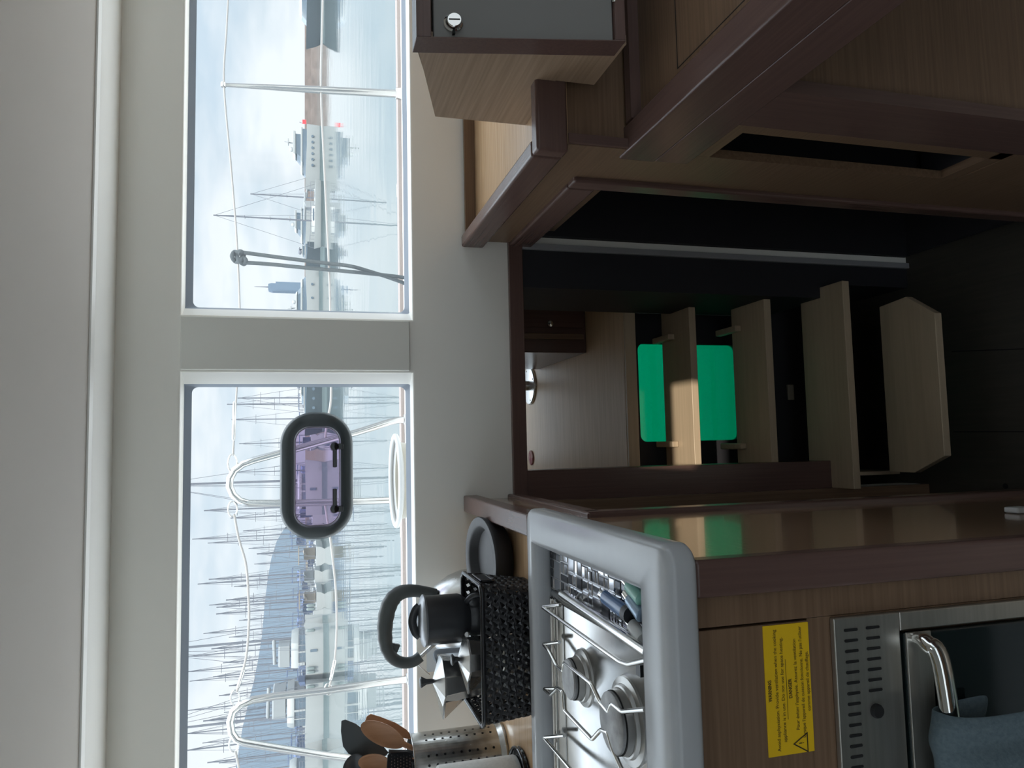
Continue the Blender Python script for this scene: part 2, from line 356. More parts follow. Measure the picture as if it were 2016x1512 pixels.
# landing (upper sole) and its room
LZ = -.93; LY0 = 2.06
t = MB(); t.box((-.35, LY0, LZ-.028), (1.2, 3.45, LZ)); la = struct('floor', t, M['floorw'], bevel=.002)
t = MB(); t.box((-.35, LY0-.010, LZ-.036), (1.2, LY0-.0005, LZ-.001)); t.build('nosing', M['tread'], la)
t = MB(); t.box((-.42, 1.83, -1.75), (-.36, 3.5, -.42)); struct('wall_passage', t, M['tread'])
t = MB(); t.box((1.2, 1.83, -1.75), (1.26, 3.5, -.42)); struct('wall_cabin', t, M['tread'])
wall_with_window('wall_outboard', 3.48, 'Y', -.42, 1.26, LZ-.03, -.475, [(-.1, .70, -.82, -.50)], M['wall'])
g = MB(); g.box((-.1, 3.478, -.82), (.70, 3.484, -.50)); struct('window_6', g, M['pane'])  # unseen window added to let light onto the landing
# left lining of the landing and step well
t = MB(); t.box((-.115, 1.825, -1.72), (-.105, 2.62, LZ-.04)); t.box((-.135, 1.825, LZ+.0), (-.12, 3.2, -.42)); struct('wall_well', t, M['tread'])
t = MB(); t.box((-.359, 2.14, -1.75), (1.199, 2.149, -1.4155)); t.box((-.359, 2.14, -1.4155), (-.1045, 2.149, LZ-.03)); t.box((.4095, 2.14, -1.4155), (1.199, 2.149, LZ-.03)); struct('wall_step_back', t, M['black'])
t = MB(); t.box((-.42, 2.90, -.475), (1.26, 3.51, -.455)); struct('landing_light_cover', t, M['white'])  # unseen slab added over the landing to shut out sky light
# side deck slab over it
t = MB(); t.box((-3.5, 1.825, -.40), (5, 2.92, -.365)); dk = struct('side_deck', t, M['sill'])
t = MB(); t.box((-3.5, 2.86, -.365), (5, 2.92, -.352)); t.build('toe_rail', M['teak'], dk)
t = MB(); t.box((-3.5, 2.88, -1.0), (-.5, 2.93, -.40)); t.box((1.3, 2.88, -1.0), (5, 2.93, -.40)); struct('hull_side', t, M['white'])

# steps
st = thing('companion_steps', 'flight of pale oak steps rising through the passage to the landing', 'steps', (.14, 1.6, FZ))
stp = [((1310, 1362), -1.085, -.105, .41), ((1450, 1512), -1.24, -.105, .40), ((1590, 1670), -1.395, -.14, .42), ((1747, 1850), -1.55, -.10, .37)]
for i, ((pb, pf), z, x0, x1) in enumerate(stp):
    yf = atZ(pf, 760, z).y; yb = atZ(pb, 760, z).y+.012
    t = MB()
    if i == 3: poly = [(x0, yb), (x0, yf+.10), (x0+.045, yf), (x1-.06, yf), (x1, yf+.09), (x1-.01, yb)]
    else: poly = [(x0, yb), (x0, yf), (x1, yf), (x1, yb)]
    t.prism([Vector((x, y, z)) for x, y in poly], (0, 0, -.022)); t.build('tread', M['tread'], st, bevel=.002)
t = MB()
t.box((-.104, 2.02, -1.70), (.41, 2.035, -1.42)); t.build('kick_board', M['black'], st)
t = MB(); k = atY(1555, 770, 2.019); t.box((k.x-.028, 2.014, k.z-.011), (k.x+.020, 2.0195, k.z+.011)); t.build('label_plate', M['cream'], st)
for (x, y, z) in ((-.012, 2.05, -1.085), (.315, 2.05, -1.085), (-.022, 1.93, -1.24), (.325, 1.93, -1.24)):
    t = MB(); t.box((x-.009, y-.025, z+.001), (x+.009, y+.085, z+.022)); t.build('bracket', M['tread'], st, bevel=.003)
# escape hatch behind the steps
hy = 2.15
ex = thing('escape_hatch', 'escape hatch tinted with green sea light in black surround behind the steps', 'hatch', (.15, hy, -1.2))
hp = px_rect(1262, 870, 1449, 679, hy)
HO = rrect(hp[0], hp[1], hp[2], hp[3], .022)
plate('surround', [(-.104, -1.415), (.409, -1.415), (.409, LZ-.03), (-.104, LZ-.03)], [HO], .02, M['black'], lambda u, v, w_: Vector((u, hy+.01+w_, v)), ex)
t = MB(); t.prism([Vector((x, hy+.006, z)) for x, z in HO], (0, .008, 0)); t.build('pane', M['green'], ex)
# things on the landing
pc = atZ(1036, 762, LZ)
ped = thing('table_pedestal', 'round silver table pedestal foot with post standing on the landing', 'table base', (pc.x, 3.035, LZ))
t = MB(); t.lathe([(0, 0), (.082, 0), (.082, .006), (.078, .010), (.03, .013), (.028, .013), (.0, .013)], ped.location, 40); t.build('foot_plate', M['alu'], ped, smooth=35)
t = MB(); t.lathe([(.021, .012), (.021, .30)], ped.location, 24); t.build('post', M['alu'], ped, smooth=35)
for a in (20, 110, 200, 290):
    q = ped.location+Vector((.068*math.cos(math.radians(a)), .068*math.sin(math.radians(a)), .009)); t = MB(); t.lathe([(0, 0), (.004, 0), (.004, .002), (0, .002)], q, 10); t.build('screw', M['slot'], ped)
# drawer unit beside the landing
a = atZ(1155, 695, LZ); b = atZ(1155, 605, LZ)
du = thing('drawer_cabinet', 'small dark brown cabinet with a knob at the edge of the landing', 'cabinet', ((a.x+b.x)/2, a.y+.25, LZ))
t = MB(); t.box((a.x, a.y, LZ+.001), (b.x+.10, a.y+.55, LZ+.36)); t.build('body', M['darkZ'], du, bevel=.003)
g1 = atY(1100, 655, a.y).x; g2 = atY(1100, 648, a.y).x
t = MB(); t.box((a.x+.045, a.y-.010, LZ+.012), (g1-.004, a.y-.0005, LZ+.35)); t.build('door', M['oakZ'], du, bevel=.002)
t = MB(); t.box((g2+.004, a.y-.010, LZ+.012), (b.x-.005, a.y-.0005, LZ+.35)); d2 = t.build('door', M['darkZ'], du, bevel=.002)
q = atY(1078, 640, a.y); t = MB(); t.lathe([(.006, 0), (.006, .012), (.011, .016), (.010, .022), (0, .024)], (q.x, a.y-.010, q.z), 16, (0, -1, 0)); t.build('knob', M['chrome'], d2, smooth=40)
q = atZ(1044, 901, LZ); q.y = 3.045; t = MB(); t.lathe([(0, 0), (.03, 0), (.032, .003), (.03, .006), (0, .006)], (q.x, q.y, LZ), 24)  # thin round disc in mottled pinkish red
tag(recenter(t.build('red_disc', M['red'], smooth=40), (q.x, q.y, LZ)), 'small round pinkish red pad lying at the back of the landing', 'disc')

# ------------------------------------------------------------------ galley unit (left of the passage)
CZ = -.402; RZ = -.360; SX = -.13
gal = thing('galley_unit', 'wooden galley unit carrying hob and oven, left of the dark passage', 'kitchen unit', (-.9, 1.2, FZ))
t = MB()
t.box((-1.7, .745, -1.70), (SX-.012, 1.15, CZ-.03)); t.box((-1.7, 1.15, -.47), (SX-.012, 1.742, CZ-.03)); t.box((-1.7, 1.15, -1.70), (-.62, 1.742, -.47))
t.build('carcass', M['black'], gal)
t = MB(); t.box((-.62, 1.72, -1.70), (SX-.01, 1.741, -.471)); t.build('back_panel', M['oakZ'], gal)
t = MB(); t.poly([(SX, .735, -1.70), (SX, .735, -.394), (SX, 1.744, -.394), (SX, 1.744, -.470), (SX, 1.24, -.470), (SX, 1.24, -1.70)])
t.f[-1] = t.f[-1]; side = MB(); side.prism([(SX-.011, y, z) for _, y, z in t.v], (.011, 0, 0)); side.build('side_panel', M['oakS'], gal)
t = MB(); t.box((SX-.016, 1.225, -.502), (SX+.010, 1.743, -.468)); t.build('opening_trim', M['darkY'], gal, bevel=.005)
t = MB(); t.box((SX-.016, 1.205, -1.699), (SX+.010, 1.245, -.4665)); t.build('opening_trim', M['darkZ'], gal, bevel=.005)
t = MB(); t.box((SX-.028, 1.262, -.63), (SX-.012, 1.272, -.605)); t.box((SX-.0, 1.2455, -.622), (SX+.004, 1.30, -.612)); t.build('hinge', M['hinge'], gal)
PX = atY(1400, 1179, .715).x
t = MB(); t.box((PX, .715, -1.699), (SX+.002, .744, -.396)); t.build('corner_post', M['darkZ'], gal, bevel=.006)
gx = atY(1450, 1233, .73).x; gzb = atY(1588, 1220, .73).z
t = MB(); t.box((gx+.0015, .729, -1.699), (PX-.0005, .744, -.398)); t.build('front_stile', M['oakX'], gal, bevel=.001)
t = MB(); t.box((-1.2, .729, gzb), (gx-.0012, .744, -.398)); t.build('fascia_panel', M['oakX'], gal, bevel=.001)
t = MB(); t.box((-1.2, .7295, -1.699), (gx+.0012, .744, gzb+.0002)); t.build('front_panel', M['oakX'], gal)
t = MB(); t.box((-1.7, 1.218, CZ-.022), (-.158, 1.744, CZ)); t.build('worktop', M['top'], gal)
t = MB(); t.box((-.158, 1.2165, -.396), (-.120, 1.744, RZ)); t.build('fiddle', M['darkY'], gal, bevel=.004)
q = atX(2002, 1009, SX+.001); t = MB(); t.box((SX+.0005, q.y-.015, q.z-.02), (SX+.010, q.y+.012, q.z+.014)); t.build('latch', M['white'], gal, bevel=.003)
for qq in ((1128, 1014.5), ):
    pass
# hob surround, mosaic mat, hob
sr = plate('hob_surround', rrect(-1.15, -.119, .716, 1.2155, .016, 8), [rrect(-1.05, -.158, .772, 1.199, .006, 4)], .036, M['stone'], lambda u, v, w_: Vector((u, v, RZ-.018+w_)), bevel=.010)
for p in sr.data.polygons: p.use_smooth = True
tag(recenter(sr, (-.6, .96, RZ-.036)), 'thick light grey composite surround framing the gas hob', 'hob surround')
MZ = -.393
mat_v = []
def split(x0, x1, y0, y1, d=0):
    w_, h_ = x1-x0, y1-y0
    if (w_ < .030 and h_ < .036) and (d > 2 and random.random() < .6) or (w_ < .015 or h_ < .015): mat_v.append((x0, x1, y0, y1)); return
    if w_/h_ > random.uniform(.8, 1.3): m_ = x0+w_*random.choice((.4, .5, .6)); split(x0, m_, y0, y1, d+1); split(m_, x1, y0, y1, d+1)
    else: m_ = y0+h_*random.choice((.4, .5, .6)); split(x0, x1, y0, m_, d+1); split(x0, x1, m_, y1, d+1)
split(-.24, -.160, .774, 1.197); split(-.62, -.24, 1.165, 1.197); split(-.62, -.24, .774, 1.165)
t = MB(); t.box((-1.049, .773, MZ-.004), (-.1585, 1.198, MZ)); mm = t.build('mosaic_mat', M['grout'])
tag(recenter(mm, (-.6, 1.0, MZ-.004)), 'silver and dark mosaic tiled mat lining the recess under the hob', 'mat')
t = MB()
for x0, x1, y0, y1 in mat_v:
    g_ = .0009; t.cur = 1 if random.random() < (.34 if y0 > 1.15 else .07) else 0
    tx, ty = random.uniform(-.03, .03), random.uniform(-.03, .03); cx, cy = (x0+x1)/2, (y0+y1)/2
    f_ = lambda x, y, z: Vector((x, y, MZ+z+(x-cx)*tx+(y-cy)*ty))
    a = [(x0+g_, y0+g_), (x1-g_, y0+g_), (x1-g_, y1-g_), (x0+g_, y1-g_)]; s_ = .0016
    b = [(x0+g_+s_, y0+g_+s_), (x1-g_-s_, y0+g_+s_), (x1-g_-s_, y1-g_-s_), (x0+g_+s_, y1-g_-s_)]
    t.loft([[f_(x, y, .0002) for x, y in a], [f_(x, y, .0014) for x, y in b]], caps=False); t.poly([f_(x, y, .0014) for x, y in b])
t.build('tiles', [M['tileA'], M['tileB']], mm)

TZ = -.3875
hob = thing('gas_hob', 'stainless steel two burner gas hob set in the light grey surround', 'hob', (-.5, 1.0, MZ+.002))
t = MB()
hx1 = -.236
prof = [(0, TZ), (.0, TZ)]
o_ = [rrect(-.98, hx1, .776, 1.166, .012, 5), rrect(-.98, hx1, .776, 1.166, .012, 5), rrect(-.976, hx1-.004, .780, 1.162, .012, 5), rrect(-.970, hx1-.010, .786, 1.156, .010, 5), rrect(-.964, hx1-.016, .792, 1.150, .008, 5)]
zs = [MZ+.002, TZ+.004, TZ+.008, TZ+.006, TZ]
t.loft([[Vector((x, y, z)) for x, y in r_] for r_, z in zip(o_, zs)]); t.build('tray', M['steeltray'], hob, smooth=50)
a = atZ(1104, 1169, -.372); b = atZ(1276, 1286, -.372)
t = MB(); t.tube(fillet([a+Vector((-.01, .0, -.012)), a, b+Vector((0, .002, 0))], .01), .0062, 12); t.build('side_bar', M['wire'], hob, smooth=60)
t = MB(); bz = atZ(1094, 1300, -.3765); t.tube([(hx1-.01, bz.y, -.3765), (-.95, bz.y, -.3765)], .0022, 8); t.build('back_rail', M['wire'], hob, smooth=60)
WZ = -.364
A = lambda l, z=WZ: [atZ(x, y, z) for x, y in l]
wires = [
  A([(1103, 1191)], WZ-.009)+A([(1067.5, 1195), (1220, 1303), (1236, 1308), (1271, 1300)]),
  A([(1101.5, 1264)], WZ-.009)+A([(1069.5, 1268), (1080, 1280), (1096, 1311), (1109, 1322), (1111, 1303), (1164.5, 1346.5), (1181, 1381.6), (1198.5, 1403), (1203.7, 1384), (1224, 1401), (1270, 1397)]),
  A([(1097.4, 1356)], WZ-.009)+A([(1070.6, 1356), (1084, 1368), (1098.4, 1354), (1108.7, 1363), (1110.8, 1398), (1165.5, 1456), (1183, 1436.3), (1197.5, 1442.5), (1205.8, 1474.5), (1223, 1512), (1268, 1600)]),
  A([(1111, 1448)], WZ-.009)+A([(1070.6, 1452), (1121, 1512), (1210, 1620)])]
for wv in wires:
    t = MB(); t.tube(fillet(wv, .006, 4), .0029, 10); t.build('pan_support_wire', M['wire'], hob, smooth=60)
for k in range(4):   # tread pads where the supports hook on the front
    pass
def burner(px, r, z0):
    c = atZ(px[0], px[1], z0); t = MB()
    t.lathe([(r*1.30, 0), (r*1.28, .003), (r*1.08, .0045), (r*1.04, .009), (r*.98, .0095), (r*.96, .0085), (r*.94, .018), (0, .018)], c, 40); bb = t.build('burner', M['burneral'], hob, smooth=35)
    t = MB(); t.lathe([(0, .0175), (r*.86, .0175), (r*.90, .0195), (r*.90, .0235), (r*.84, .0252), (0, .0258)], c, 40); t.build('burner_cap', M['burner'], bb, smooth=35)
    t = MB(); t.lathe([(r*.93, .0183), (r*.93, .0196), (r*.86, .0196)], c, 40, caps=False); t.build('gap_ring', M['slot'], bb)
burner((1150, 1334), .031, TZ); burner((1238, 1419), .041, TZ)
q = atZ(1265, 1320, TZ+.003); t = MB(); t.box((q.x-.008, q.y-.0, TZ), (q.x+.006, q.y+.012, TZ+.006)); t.build('clip', M['blackp'], hob)

def lighter(name, label, a, b, r, body, headm, cap=None):
    a = Vector(a); b = Vector(b); d = (b-a).normalized(); root = thing(name, label, 'lighter', ((a+b)/2).x.__class__ and ((a.x+b.x)/2, (a.y+b.y)/2, MZ+.0015), 'gas lighters lying on the mosaic mat')
    t = MB(); t.tube([a, a+d*.001, b-d*.001, b], [r*.8, r, r, r*.8], 16, flat=.8); t.build('body', body, root, smooth=50)
    h = a-d*.0125; t = MB(); t.tube([h, a-d*.0005], r*.72, 12, flat=.9); t.build('metal_head', M['chrome'], root, smooth=50)
    if cap: t = MB(); t.tube([b-d*.012, b+d*.0008], r*1.03, 16, flat=.85); t.build('base', cap, root, smooth=50)
    t = MB(); t.tube([h-d*.0, h+d*.004], r*.35, 8); t.build('wheel', M['lred'] if body == M['lwhite'] and not cap else M['blackp'], root)
    return root
LZ2 = MZ+.0105
def lz(px, z=LZ2): return atZ(px[0], px[1], z)
lighter('lighter', 'mint green lighter lying nearest the right edge of the recess', lz((1238, 1152)), lz((1262, 1181)), .0085, M['lmint'], None)
lighter('lighter', 'blue and silver lighter with black base lying on the mosaic mat', lz((1192, 1176), MZ+.013), lz((1240, 1212), MZ+.014), .0100, M['lblue'], None, M['blackp'])
lighter('lighter', 'silver-blue lighter lying between the mint one and the black-based one', lz((1240, 1180), MZ+.0115), lz((1263, 1213), MZ+.0115), .0090, mat('lighter_silverblue', (.30, .40, .52), .25, .4), None)
lighter('lighter', 'white-grey lighter with red tip, closest to the hob', lz((1245, 1231)), lz((1266, 1262)), .0095, M['lwhite'], None)

# ------------------------------------------------------------------ warning sticker
sa = atY(1510, 1237, .728); s0 = atY(1514, 1492, .728); s1 = atY(1590, 1220, .728)
sx0, sx1 = s0.x, (sa.x+s1.x)/2; sz1 = s0.z+.0; sz0 = s1.z
sk = thing('warning_sticker', 'yellow rectangular warning sticker with black text on the wooden fascia', 'sticker', ((sx0+sx1)/2, .7285, sz0))
t = MB(); t.box((sx0, .7280, sz0), (sx1, .7289, sz1)); t.build('backing', M['yellow'], sk)
W_ = sx1-sx0; H_ = sz1-sz0; cx = (sx0+sx1)/2; ty = .7276
def line(s, row, size, k, off=0, al='CENTER', bold=0.0): text('lettering', s, size, M['ink'], (cx+off, ty, sz1-H_*row), sk, al, bold, W_*k)
line('WARNING', .09, .0062, .165, 0, bold=.00012)
line('Avoid asphyxiation. Provide ventilation when the cooking', .235, .0060, .93)
line('appliance is in use. Do not use for space heating.', .37, .0060, .80)
line('DANGER', .535, .0060, .15, bold=.00012)
line("Pour \u00e9viter l'asphyxie. Assurez la ventilation", .665, .0060, .70, .004)
line("lorsque l'appareil de cuisson fonctionne. Ne pas l'utiliser", .80, .0060, .86, .006)
line('comme appareil de chauffage.', .925, .0060, .46, .006)
t = MB(); t.box((cx-W_*.23, ty-.0001, sz1-H_*.457), (cx+W_*.23, ty+.0002, sz1-H_*.450))
tx, tz, ts = sx0+W_*.075, sz1-H_*.72, H_*.19
tri = [Vector((tx-ts, ty, tz-ts*.75)), Vector((tx+ts, ty, tz-ts*.75)), Vector((tx, ty, tz+ts))]; cen = sum(tri, Vector())/3
for i in range(3):
    p, q = tri[i], tri[(i+1) % 3]; t.poly([p, q, cen+(q-cen)*.80, cen+(p-cen)*.80])
t.box((tx-.0004, ty-.0001, tz-.0008), (tx+.0004, ty+.0001, tz+.0032)); t.box((tx-.0004, ty-.0001, tz-.0028), (tx+.0004, ty+.0001, tz-.0018))
t.build('warning_symbol', M['ink'], sk)

# ------------------------------------------------------------------ oven
OY = .722
ox1 = atY(1645, 1217, OY).x; oz1 = atY(1644, 1300, OY).z
ov = thing('oven', 'stainless steel gas oven with black glass door under the hob', 'oven', (-.5, .8, -1.05))
t = MB(); gx1 = atY(1795, 1240, OY).x; gz1_ = atY(1775, 1300, OY).z
t.box((-.86, OY-.001, gz1_), (ox1, .7285, oz1)); t.box((gx1, OY-.001, -1.05), (ox1, .7285, gz1_)); t.build('face_plate', M['ovens'], ov, bevel=.002)
t = MB(); t.box((-.85, OY-.004, -1.02), (gx1-.002, .7285, gz1_-.002)); t.build('door', M['oveng'], ov, bevel=.002)
t = MB()
def slot(px, py, px2):
    p = atY(px, py, OY); q = atY(px2, py, OY); zc_ = (p.z+q.z)/2; hh = abs(p.z-q.z)/2; ww = .0017
    pts = [(p.x+ww*math.cos(a_), zc_+(hh-ww if math.sin(a_) >= 0 else -(hh-ww))+ww*math.sin(a_)) for a_ in [k_*math.tau/12 for k_ in range(12)]]
    t.prism([Vector((x, OY-.0016, z)) for x, z in pts], (0, .0008, 0))
for i in range(15): slot(1660+i*1.1, 1241+i*20.8, 1687+i*.9)
for i in range(7): slot(1703+i*1.0, 1236+i*20.6, 1730+i*1.0)
t.build('vents', M['slot'], ov)
q = atY(1723, 1398, OY); t = MB(); t.lathe([(0, 0), (.0078, 0), (.0078, .003), (.0068, .005), (0, .005)], (q.x, OY-.0012, q.z), 24, (0, -1, 0)); t.build('thermostat_hole', M['slot'], ov, smooth=40)
h0 = atY(1783, 1246, OY-.006); h1 = atY(1832, 1246, OY-.006)
t = MB(); t.box((-.78, OY-.007, h1.z), (h0.x, OY-.0042, h0.z)); t.build('door_strip', M['ovens'], ov, bevel=.001)
hc = (h0.z+h1.z)/2
t = MB(); t.tube(catmull([(h0.x-.006, OY-.006, hc+.003), (h0.x-.010, OY-.020, hc+.001), (h0.x-.04, OY-.032, hc-.006), (-.45, OY-.040, hc-.012), (-.60, OY-.036, hc-.012)], 8), [.006+.0035*min(1, i/10) for i in range(33)], 14, flat=1.3); t.build('handle', M['chrome'], ov, smooth=60)
TX = atY(1765, 1434, OY-.05).x; 
# towel over the handle
tw = []
hzt = hc-.006
for i in range(26):
    u = i/25; x = TX-.16+u*.16; ring = []
    wob = .004*math.sin(u*17)+.003*math.sin(u*31+1)
    for y_, z_ in ((-.016, -.075), (-.015, -.055), (-.015, -.03), (-.017, -.005), (-.022, .014), (-.034, .024), (-.048, .022), (-.060, .006), (-.066, -.018), (-.069, -.045), (-.071, -.066), (-.072, -.084)):
        fall = max(0, -z_)*.10*(u-.4)
        ring.append(Vector((x+fall+ (0.004*(u > .9)), OY+y_+wob*(.3+abs(z_)*5), hzt+z_+.002*math.sin(u*9)-(.012*((u-.8)/.2)**2 if u > .8 and y_ < -.03 else 0))))
    tw.append(ring)
t = MB(); t.loft(tw, closed=False, caps=False); o = t.build('dish_towel', M['towel'], smooth=180)
md = o.modifiers.new('s', 'SOLIDIFY'); md.thickness = .003; md = o.modifiers.new('ss', 'SUBSURF'); md.levels = 1; md.render_levels = 2
tag(recenter(o, (-.44, OY-.05, hzt-.084)), 'blue-grey cloth towel hanging over the oven handle', 'towel')

# ------------------------------------------------------------------ things on the worktop
# iron pan
pc = atZ(950, 1101, -.352)
pn = thing('iron_pan', 'round black iron pan resting on the wooden worktop by the wall', 'pan', (pc.x, pc.y, CZ))
til = Matrix.Rotation(math.radians(8), 3, 'X')
t = MB(); R_ = .088
t.lathe([(0, 0), (R_*.80, 0), (R_*.86, .004), (R_*.99, .038), (R_*1.0, .043), (R_*.985, .045), (R_*.80, .044), (R_*.76, .041), (R_*.68, .026), (0, .024)], (0, 0, 0), 56)
t.v = [Vector((pc.x, pc.y, CZ+.0125))+til@v for v in t.v]; t.build('pan_body', M['pan'], pn, smooth=50)
t = MB(); t.box((-.05, .06, -.0125), (.05, .075, .010)); t.v = [Vector((pc.x, pc.y, CZ+.0125))+v for v in t.v]; t.build('foot', M['pan'], pn)
# kettle
K = Vector((-.372, 1.625, CZ))
kt = thing('kettle', 'steel kettle with tall black arched handle standing behind the basket', 'kettle', K)
t = MB(); t.lathe([(0, 0), (.085, 0), (.096, .010), (.100, .040), (.098, .070), (.088, .100), (.068, .130), (.045, .146), (.040, .148), (.038, .150), (0, .154)], K, 48); t.build('body', M['alu'], kt, smooth=40)
t = MB(); t.lathe([(.008, .153), (.008, .158), (.014, .164), (.012, .170), (0, .172)], K, 20); t.build('lid_knob', M['blackp'], kt, smooth=40)
P = lambda x, y: atY(x, y, 1.60)
hp_ = catmull([P(858, 1170), P(838, 1166), P(808, 1163), P(783, 1170), P(766, 1192), P(758, 1230), P(760, 1270), P(772, 1294), P(790, 1304), P(812, 1303), P(828, 1292)], 6)
rr = []
n_ = len(hp_)
for i in range(n_):
    u = i/(n_-1); rr.append(.0115+.0055*math.exp(-((u-.42)/.22)**2)+(.0006*math.sin(i*1.9) if .3 < u < .7 else 0))
t = MB(); t.tube(hp_, rr, 14); hh_ = t.build('handle', M['kettlegrip'], kt, smooth=70)
t = MB(); pq = P(786, 1276); t.prism([P(765, 1266), P(789, 1270), P(785, 1280), P(780, 1290), P(768, 1296)], (0, .012, 0)); t.build('thumb_catch', M['kettlegrip'], hh_, bevel=.003)
t = MB(); t.tube(catmull([P(822, 1298), P(840, 1282), P(858, 1266), P(875, 1262)], 5), .006, 10, flat=.7); t.build('handle_bracket', M['alu'], kt, smooth=50)
t = MB(); t.tube(catmull([P(850, 1166), P(862, 1168), P(880, 1176)], 5), .005, 10); t.build('handle_bracket', M['kettlegrip'], kt, smooth=50)
t = MB(); t.tube([P(812, 1300), P(846, 1328)], .0010, 6); t.build('wire_link', M['chrome'], kt)

# woven basket
bx0, bx1, by0, by1 = -.474, -.241, 1.247, 1.412; BZ = -.283
bk = thing('woven_basket', 'black woven plastic basket on the worktop holding coffee pots', 'basket', ((bx0+bx1)/2, (by0+by1)/2, CZ))
def bring(s, z, r=.016):   # outline ring at taper s
    d = (1-s)*.010
    return [Vector((x, y, z)) for x, y in rrect(bx0+d*.6, bx1-d*1.4, by0+d, by1-d, r, 4)]
ring_top = bring(1, BZ)
def resample(r_, n):
    P_ = r_+[r_[0]]; ls = [0]
    for a_, b_ in zip(P_, P_[1:]): ls.append(ls[-1]+(b_-a_).length)
    out = []; j = 0
    for k_ in range(n):
        d = ls[-1]*k_/n
        while ls[j+1] < d: j += 1
        out.append(P_[j].lerp(P_[j+1], (d-ls[j])/(ls[j+1]-ls[j])))
    return out
rows = 8; cols = 56
top = resample(bring(1, BZ-.008), cols*2); bot = resample(bring(0, CZ+.004), cols*2); cen = Vector(((bx0+bx1)/2, (by0+by1)/2, 0))
t = MB()
def bp(ci, rv, out=0.0):
    u = rv/rows; i0 = int(math.floor(ci*2)) % (cols*2); f_ = ci*2-math.floor(ci*2); i1 = (i0+1) % (cols*2)
    p = top[i0].lerp(top[i1], f_).lerp(bot[i0].lerp(bot[i1], f_), u)
    n_ = top[i1]-top[i0]; n_ = Vector((n_.y, -n_.x, 0)).normalized()
    return p+n_*out
for r_ in range(rows):
    for c_ in range(cols):
        sh = .5*(r_ % 2); c0 = c_+sh; o1 = .0016 if (r_+c_) % 2 else -.0006
        outq = [bp(c0, r_), bp(c0+1, r_), bp(c0+1, r_+1), bp(c0, r_+1)]
        inq = [bp(c0+.42, r_+.20, o1), bp(c0+.80, r_+.42, -o1), bp(c0+.55, r_+.80, o1), bp(c0+.22, r_+.58, -o1)]
        t.faces(outq+inq, [(0, 1, 5, 4), (1, 2, 6, 5), (2, 3, 7, 6), (3, 0, 4, 7)])
o = t.build('woven_wall', M['blackp'], bk); md = o.modifiers.new('s', 'SOLIDIFY'); md.thickness = .0018
t = MB(); t.tube(bring(1, BZ-.004), .0042, 10, closed=True); t.build('rim', M['blackg'], bk, smooth=60)
t = MB(); t.loft([bring(0, CZ+.001), bring(0, CZ+.005)]); t.build('base', M['blackp'], bk)
hy_ = (by0+by1)/2
t = MB(); t.tube(fillet([(bx1+.001, hy_-.038, BZ-.014), (bx1+.001, hy_-.038, BZ-.036), (bx1-.001, hy_+.038, BZ-.036), (bx1+.001, hy_+.038, BZ-.014), (bx1+.001, hy_-.037, BZ-.014)], .006), .0026, 8); t.build('grip_hole_rim', M['blackg'], bk, smooth=60)
t = MB(); t.box((bx1-.002, hy_-.034, BZ-.034), (bx1+.0012, hy_+.034, BZ-.016)); t.build('grip_hole', M['slot'], bk)

# black lidded pot, standing in the basket
BQ = CZ+.0055
ac = atY(870, 1219, 1.335); ac = Vector((ac.x, 1.335, BQ))
bp_ = thing('coffee_pot', 'black cylindrical pot with grey domed lid rising highest from the basket', 'coffee pot', ac)
zt_ = atY(838, 1219, 1.335-.03).z-BQ; zw = atY(915, 1219, 1.335-.03).z-BQ
t = MB(); t.lathe([(0, 0), (.034, 0), (.036, .004), (.034, zw-.022), (.031, zw-.012), (.040, zw), (.0425, zw+.006), (.0425, zt_-.003), (.0, zt_-.003)], ac, 40); t.build('body', M['enamel'], bp_, smooth=40)
t = MB(); t.lathe([(0, zt_-.003), (.0445, zt_-.003), (.0450, zt_), (.0425, zt_+.002), (.034, zt_+.005), (.024, zt_+.008), (0, zt_+.010)], ac, 40); ld = t.build('lid', M['lid'], bp_, smooth=40)
t = MB(); t.tube(catmull([ac+Vector((.026, 0, zt_+.006)), ac+Vector((.018, 0, zt_+.014)), ac+Vector((0, 0, zt_+.019)), ac+Vector((-.018, 0, zt_+.014)), ac+Vector((-.026, 0, zt_+.006))], 6), .0035, 10, flat=2.2); t.build('lid_grip', M['enamel'], ld, smooth=50)
t = MB(); t.tube(catmull([ac+Vector((.030, -.02, zw-.005)), ac+Vector((.042, -.03, zw-.014)), ac+Vector((.044, -.034, zw-.035)), ac+Vector((.036, -.03, zw-.06))], 6), .005, 10); t.build('handle', M['enamel'], bp_, smooth=50)

